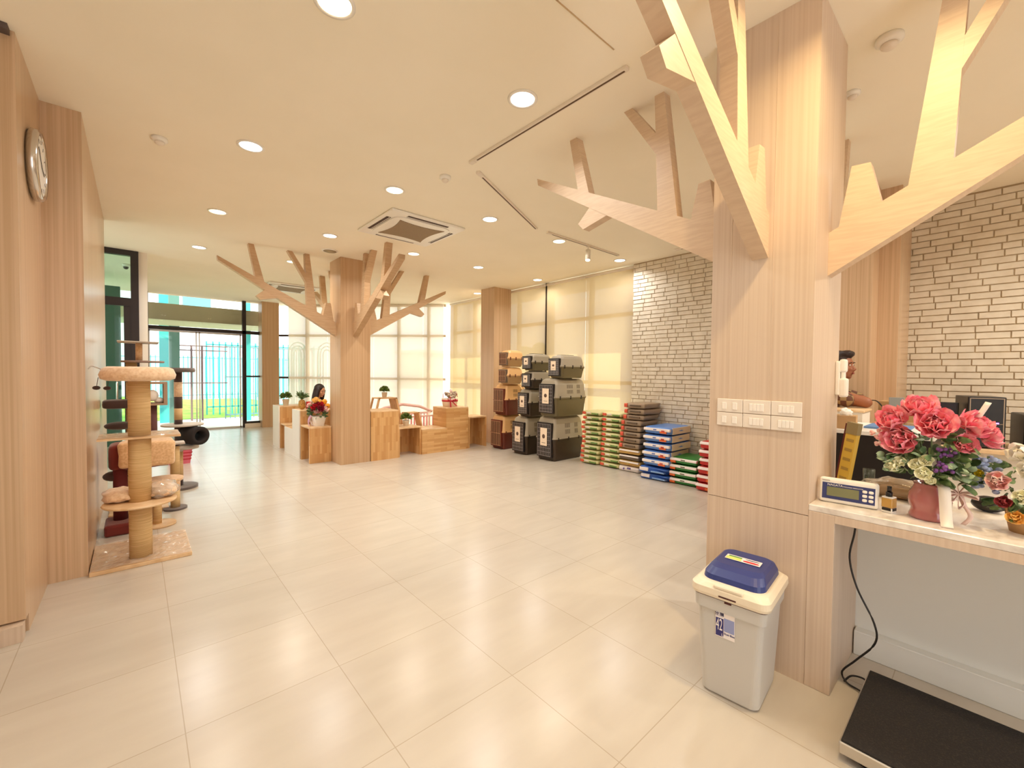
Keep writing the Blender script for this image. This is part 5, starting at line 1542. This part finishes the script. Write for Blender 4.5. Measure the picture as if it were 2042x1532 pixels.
c3 = thing('cat_tree', 'tall cat tree with thin grey platforms at the top and a plush cubby', 'cat tree', (0.03, 5.85, 0))
bm = B(); box(bm, (-0.24, -0.2, 0), (0.22, 0.2, 0.025), 0.003); obj('base_board', bm, M_PALEW, c3)
post(c3, 0.0, 0, 1.54, 1.72, 0.028, M_PLUSH); post(c3, -0.06, 0.05, 0.025, 1.52, 0.045)
bm = B(); box(bm, (-0.165, -0.14, 1.72), (0.155, 0.14, 1.735), 0.004); obj('platform', bm, M_LITE, c3)
bm = B(); lathe(bm, [(0.17, 1.52), (0.175, 1.53), (0.17, 1.54)], (0.03, 0, 0), 30); obj('platform', bm, mat('taupe_board', srgb(150, 128, 118), 0.7), c3)
bm = B(); box(bm, (0.02, -0.13, 1.08), (0.22, 0.13, 1.10)); box(bm, (0.02, -0.13, 1.30), (0.22, 0.13, 1.32)); box(bm, (0.19, -0.13, 1.10), (0.22, 0.13, 1.30)); obj('cubby_box', bm, mat('pale_brown_plush', srgb(176, 150, 128), 0.9), c3)
bm = B(); ell(bm, (0.10, -0.08, 1.18), (0.05, 0.05, 0.06)); ell(bm, (0.15, -0.06, 1.13), (0.04, 0.04, 0.03)); obj('plush_toy', bm, M_WHITEP, c3, True)
post(c3, 0.09, 0, 0.70, 1.08, 0.05, mat('mauve_brown_post', srgb(104, 66, 66), 0.85))
bm = B(); sell(bm, (-0.16, -0.02, 1.10), (0.12, 0.12, 0.045), 0.4, 0.5, 22, 10); obj('plush_shelf', bm, M_DKP, c3, True)
bm = B(); sell(bm, (-0.15, -0.02, 0.88), (0.12, 0.10, 0.04), 0.9, 0.9, 22, 10); obj('plush_shelf', bm, M_DKP, c3, True)
bm = B(); cyl(bm, (-0.06, 0.0, 1.32), (-0.06, 0.0, 1.36), 0.05); obj('collar', bm, M_GREYP, c3)
bm = B(); box(bm, (0.02, -0.15, 0.45), (0.22, 0.15, 0.47), 0.003); obj('platform', bm, M_LITE, c3)

c4 = thing('cat_tree', 'farther cat tree with a brown and beige banded post and black tunnel', 'cat tree', (0.39, 6.6, 0))
bm = B(); lathe(bm, [(0.19, 0), (0.19, 0.03)], seg=32); obj('base_board', bm, M_GREYP, c4)
bands = ((0.03, 0.10, M_DKP), (0.10, 0.45, M_SISAL), (0.45, 0.55, M_LITE), (0.55, 0.78, M_DKP), (0.78, 0.84, M_DKP), (0.84, 0.98, M_SISAL), (0.98, 1.12, M_DKP), (1.12, 1.30, M_CREAMP), (1.30, 1.43, M_DKP))
for a, b_, m_ in bands:
    bm = B(); lathe(bm, [(0.042, a), (0.042, b_)], seg=22); obj('post', bm, m_, c4)
bm = B(); lathe(bm, [(0.165, 1.42), (0.175, 1.44), (0.165, 1.475)], (0.0, 0, 0), 32); obj('platform', bm, M_GREYP, c4)
bm = B(); lathe(bm, [(0.21, 0.765), (0.215, 0.775), (0.21, 0.785)], (0.04, 0, 0), 34); obj('platform', bm, M_LITE, c4)
bm = B(); lathe(bm, [(0.15, 0.48), (0.155, 0.50), (0.15, 0.53)], (0.05, 0, 0), 30); obj('platform', bm, M_LITE, c4)
bm = B()
q = Matrix.Translation((0.13, -0.10, 0.65)) @ Matrix.Rotation(PI / 2, 4, 'X') @ Matrix.Rotation(0.5, 4, 'Y')
lathe(bm, [(0.065, -0.14), (0.11, -0.14), (0.115, 0.0), (0.11, 0.14), (0.065, 0.14), (0.06, 0.0), (0.065, -0.14)], seg=28, mtx=q, cap=False); obj('tunnel', bm, mat('black_plush', srgb(34, 26, 24), 0.9), c4, True)
c5 = thing('cat_tree', 'small scratching post with brown ends, between the two rear cat trees', 'scratching post', (0.30, 5.62, 0))
bm = B(); lathe(bm, [(0.10, 0), (0.10, 0.02)], seg=26); obj('base_board', bm, M_GREYP, c5)
post(c5, 0, 0, 0.02, 0.20, 0.04); post(c5, 0, 0, 0.35, 0.66, 0.04)
bm = B(); lathe(bm, [(0.043, 0.20), (0.043, 0.35)], seg=22); obj('collar', bm, M_PLUSH, c5)
bm = B(); lathe(bm, [(0.044, 0.66), (0.044, 0.68)], seg=22); obj('collar', bm, M_DKP, c5)
bm = B(); box(bm, (-0.09, -0.08, 0.68), (0.08, 0.08, 0.70), 0.003); obj('platform', bm, M_LITE, c5)

t_ = thing('plastic_basket', 'pink slatted plastic basket beyond the cat trees', 'basket', (0.50, 8.35, 0))
bm = B(); rr_loft(bm, [(0.13, 0.10, 0.03, 0, 0), (0.16, 0.13, 0.04, 0.28, 0)]); obj('tub', bm, mat('pink_plastic', srgb(222, 110, 130), 0.4), t_)
bm = B()
for k in range(4): rr_loft(bm, [(0.142 + 0.006 * k, 0.112 + 0.006 * k, 0.03, 0.06 + 0.05 * k, 0), (0.145 + 0.006 * k, 0.115 + 0.006 * k, 0.03, 0.08 + 0.05 * k, 0)])
obj('slats', bm, mat('crimson_plastic', srgb(190, 40, 60), 0.4), t_)

# ------------------------------------------------------------------ people
M_SKIN = mat('tan_skin', srgb(150, 92, 62), 0.55)
M_SKINF = mat('light_skin', srgb(222, 168, 134), 0.55)
M_HAIR = mat('dark_hair', srgb(40, 22, 18), 0.5)


def remesh(o, vs=0.009, it=3):
    m_ = o.modifiers.new('remesh', 'REMESH'); m_.mode = 'VOXEL'; m_.voxel_size = vs; m_.use_smooth_shade = True
    s_ = o.modifiers.new('smooth', 'SMOOTH'); s_.iterations = it; s_.factor = 0.5
    return o


def head_into(bm, c, q, s=1.0):
    """head centred at c, facing local -y after q"""
    T = Matrix.Translation(c) @ q @ Matrix.Scale(s, 4)
    ell(bm, (0, 0.01, 0.03), (0.076, 0.095, 0.095), 20, 14, T)
    sell(bm, (0, -0.018, -0.045), (0.058, 0.066, 0.066), 0.9, 0.9, 20, 12, T)
    ell(bm, (0, -0.062, -0.088), (0.026, 0.022, 0.020), 12, 8, T)
    capsule_t(bm, (0, -0.082, 0.012), (0, -0.104, -0.026), 0.008, 0.013, T)
    for sx in (-1, 1):
        ell(bm, (sx * 0.012, -0.096, -0.030), (0.009, 0.010, 0.008), 8, 6, T)
        ell(bm, (sx * 0.078, 0.012, -0.005), (0.012, 0.02, 0.032), 10, 8, T)
        ell(bm, (sx * 0.036, -0.068, -0.02), (0.022, 0.018, 0.022), 10, 8, T)
        ell(bm, (sx * 0.030, -0.080, 0.030), (0.026, 0.010, 0.008), 10, 8, T)
    ell(bm, (0, -0.088, -0.058), (0.023, 0.011, 0.008), 10, 6, T)


def capsule_t(bm, p0, p1, r0, r1, T):
    capsule(bm, T @ Vector(p0), T @ Vector(p1), r0, r1, 10)


def face_parts(parent, c, q, s, lips, brow=M_HAIR):
    T = Matrix.Translation(c) @ q @ Matrix.Scale(s, 4)
    for sx in (-1, 1):
        bm = B(); ell(bm, (sx * 0.030, -0.080, 0.010), (0.0125, 0.007, 0.006), 12, 8, T); e_ = obj('eye', bm, M_WHITEP, parent, True)
        bm = B(); ell(bm, (sx * 0.030, -0.0855, 0.010), (0.0055, 0.003, 0.0055), 10, 6, T); obj('iris', bm, M_BLACK, e_, True)
        bm = B(); sell(bm, (sx * 0.031, -0.088, 0.032), (0.018, 0.006, 0.0035), 0.8, 0.8, 12, 6, T); obj('eyebrow', bm, brow, parent, True)
    bm = B(); ell(bm, (0, -0.095, -0.054), (0.020, 0.006, 0.0035), 12, 6, T); ell(bm, (0, -0.094, -0.062), (0.017, 0.007, 0.0045), 12, 6, T); obj('lips', bm, lips, parent, True)


def hand_into(bm, c, d, up, s=1.0):
    """five separate fingers on a palm; d: finger direction, up: back of hand"""
    d = Vector(d).normalized(); up = Vector(up).normalized(); sd = d.cross(up).normalized(); up = sd.cross(d)
    P_ = lambda a, b_, e: Vector(c) + (d * a + sd * b_ + up * e) * s
    T = Matrix(((sd.x, d.x, up.x, 0), (sd.y, d.y, up.y, 0), (sd.z, d.z, up.z, 0), (0, 0, 0, 1))); T.translation = Vector(c)
    sell(bm, (0, 0.045 * s, 0), (0.040 * s, 0.050 * s, 0.014 * s), 0.8, 0.7, 16, 10, T)
    for k, (off, L) in enumerate(((-0.030, 0.066), (-0.010, 0.078), (0.010, 0.073), (0.029, 0.058))):
        a = P_(0.085, off, 0.0); b_ = P_(0.085 + L * 0.5, off * 1.15, -0.004); e = P_(0.085 + L, off * 1.2, -0.022)
        capsule(bm, a, b_, 0.0092 * s, 0.0084 * s, 8); capsule(bm, b_, e, 0.0084 * s, 0.0070 * s, 8)
    a = P_(0.02, -0.036, -0.004); b_ = P_(0.05, -0.062, -0.010); e = P_(0.080, -0.070, -0.014)
    capsule(bm, a, b_, 0.0125 * s, 0.0105 * s, 8); capsule(bm, b_, e, 0.0105 * s, 0.0085 * s, 8)


# man leaning folded arms on the beige cupboard, looking toward the right
man = thing('person', 'man with short dark hair leaning folded arms behind the near column', 'person', (4.60, 1.0, 0))
hq = Matrix.Rotation(-0.15, 4, 'Z')     # faces -y, i.e. toward the flowers
hc = Vector((-0.03, -0.12, 1.535))
bm = B()
head_into(bm, hc, hq)
capsule(bm, hc + Vector((0, 0.02, -0.06)), (0.0, -0.03, 1.36), 0.052, 0.058)
capsule(bm, (0.0, -0.02, 1.33), (0.02, 0.10, 0.95), 0.125, 0.115); ell(bm, (0, 0.0, 1.24), (0.17, 0.12, 0.13)); ell(bm, (0.02, 0.12, 0.93), (0.15, 0.12, 0.12))
for sx in (-1, 1):
    sh = Vector((sx * 0.17, -0.02, 1.315)); el = Vector((-0.17, -0.32, 1.24)) if sx < 0 else Vector((0.18, -0.24, 1.24)); wr = Vector((-0.09, -0.07, 1.235)) if sx < 0 else Vector((-0.04, -0.27, 1.24))
    capsule(bm, sh, el, 0.056, 0.045); capsule(bm, el, wr, 0.043, 0.028)
    hand_into(bm, wr, (0.75, 0.55, 0.0) if sx < 0 else (-1, -0.2, 0), (0, 0, 1), 0.95)
    hp = Vector((sx * 0.09 + 0.02, 0.12, 0.9)); kn = Vector((sx * 0.10 + 0.02, 0.08, 0.49)); an = Vector((sx * 0.10 + 0.02, 0.14, 0.09))
    capsule(bm, hp, kn, 0.085, 0.058); capsule(bm, kn, an, 0.055, 0.038); capsule(bm, an + Vector((0, 0.02, -0.055)), an + Vector((0, -0.15, -0.06)), 0.034, 0.030)
remesh(obj('body', bm, M_SKIN, man, True), 0.009, 4)
face_parts(man, hc, hq, 1.0, mat('brown_lips', srgb(150, 70, 60), 0.5))
bm = B()
Th = Matrix.Translation(hc) @ hq
ell(bm, (0, 0.022, 0.055), (0.084, 0.096, 0.085), 22, 14, Th); sell(bm, (0, -0.045, 0.105), (0.066, 0.05, 0.032), 0.8, 0.8, 18, 10, Th, wob=0.2)
ell(bm, (0, 0.06, 0.0), (0.078, 0.055, 0.07), 16, 10, Th)
remesh(obj('hair', bm, M_HAIR, man, True), 0.008, 1)
bm = B()
capsule(bm, (0.0, -0.02, 1.33), (0.02, 0.10, 0.92), 0.135, 0.135); ell(bm, (0, 0.0, 1.24), (0.182, 0.132, 0.14))
for sx in (-1, 1):
    sh = Vector((sx * 0.17, -0.02, 1.315)); el = Vector((sx * 0.195, -0.20, 1.255)); capsule(bm, sh, el, 0.066, 0.060)
M_SHIRT = mat('olive_shirt', srgb(128, 100, 62), 0.8)
tt, bb = nodes(M_SHIRT)
wv = tt.nodes.new('ShaderNodeTexChecker'); wv.inputs['Scale'].default_value = 24; gg = tt.nodes.new('ShaderNodeNewGeometry')
wv.inputs[1].default_value = srgb(146, 120, 80); wv.inputs[2].default_value = srgb(92, 58, 42)
tt.links.new(gg.outputs['Position'], wv.inputs[0]); tt.links.new(wv.outputs[0], bb.inputs['Base Color'])
remesh(obj('shirt', bm, M_SHIRT, man, True), 0.011, 4)
bm = B()
for sx in (-1, 1):
    hp = Vector((sx * 0.09 + 0.02, 0.12, 0.9)); kn = Vector((sx * 0.10 + 0.02, 0.08, 0.49)); an = Vector((sx * 0.10 + 0.02, 0.14, 0.11)); capsule(bm, hp, kn, 0.094, 0.068); capsule(bm, kn, an, 0.066, 0.055)
ell(bm, (0.02, 0.12, 0.92), (0.16, 0.13, 0.12))
remesh(obj('trousers', bm, M_BLACK, man, True), 0.012, 3)

# girl sitting behind the fruit and flowers, head bent to the right
bm = B(); box(bm, (2.34, 8.02, 0), (2.74, 8.40, 0.42), 0.01)
bm.free()
t_ = thing('stool', 'low round stool the girl sits on behind the blocks', 'stool', (2.55, 8.44, 0))
bm = B(); lathe(bm, [(0.17, 0.38), (0.175, 0.40), (0.17, 0.42)], seg=26); obj('seat', bm, M_PALEW, t_)
for k in range(4):
    a = k * PI / 2 + 0.7; bm = B(); cyl(bm, (0.13 * math.cos(a), 0.13 * math.sin(a), 0), (0.11 * math.cos(a), 0.11 * math.sin(a), 0.38), 0.016); obj('leg', bm, M_PALEW, t_)
girl = thing('person', 'long haired girl in a pale top sitting behind the oranges, looking down', 'person', (2.55, 8.42, 0), 0.45)
hq = Matrix.Rotation(0.15, 4, 'Z') @ Matrix.Rotation(0.25, 4, 'X')
hc = Vector((0, -0.08, 1.08))
bm = B()
head_into(bm, hc, hq, 0.98)
capsule(bm, hc + Vector((0, 0.03, -0.05)), (0, 0.0, 0.90), 0.042, 0.046)
capsule(bm, (0, 0.0, 0.84), (0, 0.04, 0.55), 0.10, 0.105); ell(bm, (0, 0.0, 0.82), (0.14, 0.095, 0.10)); ell(bm, (0, 0.04, 0.52), (0.15, 0.13, 0.095))
for sx in (-1, 1):
    sh = Vector((sx * 0.15, 0.0, 0.86)); el = Vector((sx * 0.19, -0.06, 0.62)); wr = Vector((sx * 0.10, -0.27, 0.60))
    capsule(bm, sh, el, 0.042, 0.034); capsule(bm, el, wr, 0.032, 0.023); hand_into(bm, wr, (-sx * 0.3, -1, -0.1), (0, 0, 1), 0.9)
    hp = Vector((sx * 0.08, 0.0, 0.50)); kn = Vector((sx * 0.10, -0.40, 0.47)); an = Vector((sx * 0.10, -0.40, 0.08))
    capsule(bm, hp, kn, 0.078, 0.052); capsule(bm, kn, an, 0.050, 0.034); capsule(bm, an + Vector((0, 0.02, -0.045)), an + Vector((0, -0.14, -0.05)), 0.03, 0.026)
remesh(obj('body', bm, M_SKINF, girl, True), 0.009, 4)
face_parts(girl, hc, hq, 0.98, mat('rose_lips', srgb(196, 92, 88), 0.5))
bm = B()
Th = Matrix.Translation(hc) @ hq
ell(bm, (0, 0.022, 0.042), (0.090, 0.098, 0.092), 22, 14, Th)
sell(bm, (0, 0.055, -0.10), (0.088, 0.05, 0.17), 0.6, 0.8, 22, 14, Th, wob=0.1)
for sx in (-1, 1): sell(bm, (sx * 0.08, -0.01, -0.085), (0.022, 0.05, 0.14), 0.7, 0.8, 16, 12, Th, wob=0.15, seed=sx)
remesh(obj('hair', bm, M_HAIR, girl, True), 0.009, 2)
bm = B()
capsule(bm, (0, 0.0, 0.84), (0, 0.04, 0.55), 0.113, 0.13); ell(bm, (0, 0.0, 0.82), (0.152, 0.107, 0.11))
for sx in (-1, 1):
    sh = Vector((sx * 0.15, 0.0, 0.86)); el = Vector((sx * 0.185, -0.05, 0.66)); capsule(bm, sh, el, 0.053, 0.048)
remesh(obj('shirt', bm, mat('pale_top', srgb(226, 214, 196), 0.8), girl, True), 0.011, 3)
bm = B()
for sx in (-1, 1):
    hp = Vector((sx * 0.08, 0.0, 0.50)); kn = Vector((sx * 0.10, -0.40, 0.47)); an = Vector((sx * 0.10, -0.40, 0.12)); capsule(bm, hp, kn, 0.088, 0.062); capsule(bm, kn, an, 0.060, 0.045)
ell(bm, (0, 0.04, 0.52), (0.16, 0.14, 0.10))
remesh(obj('trousers', bm, mat('denim', srgb(70, 84, 112), 0.8), girl, True), 0.012, 3)
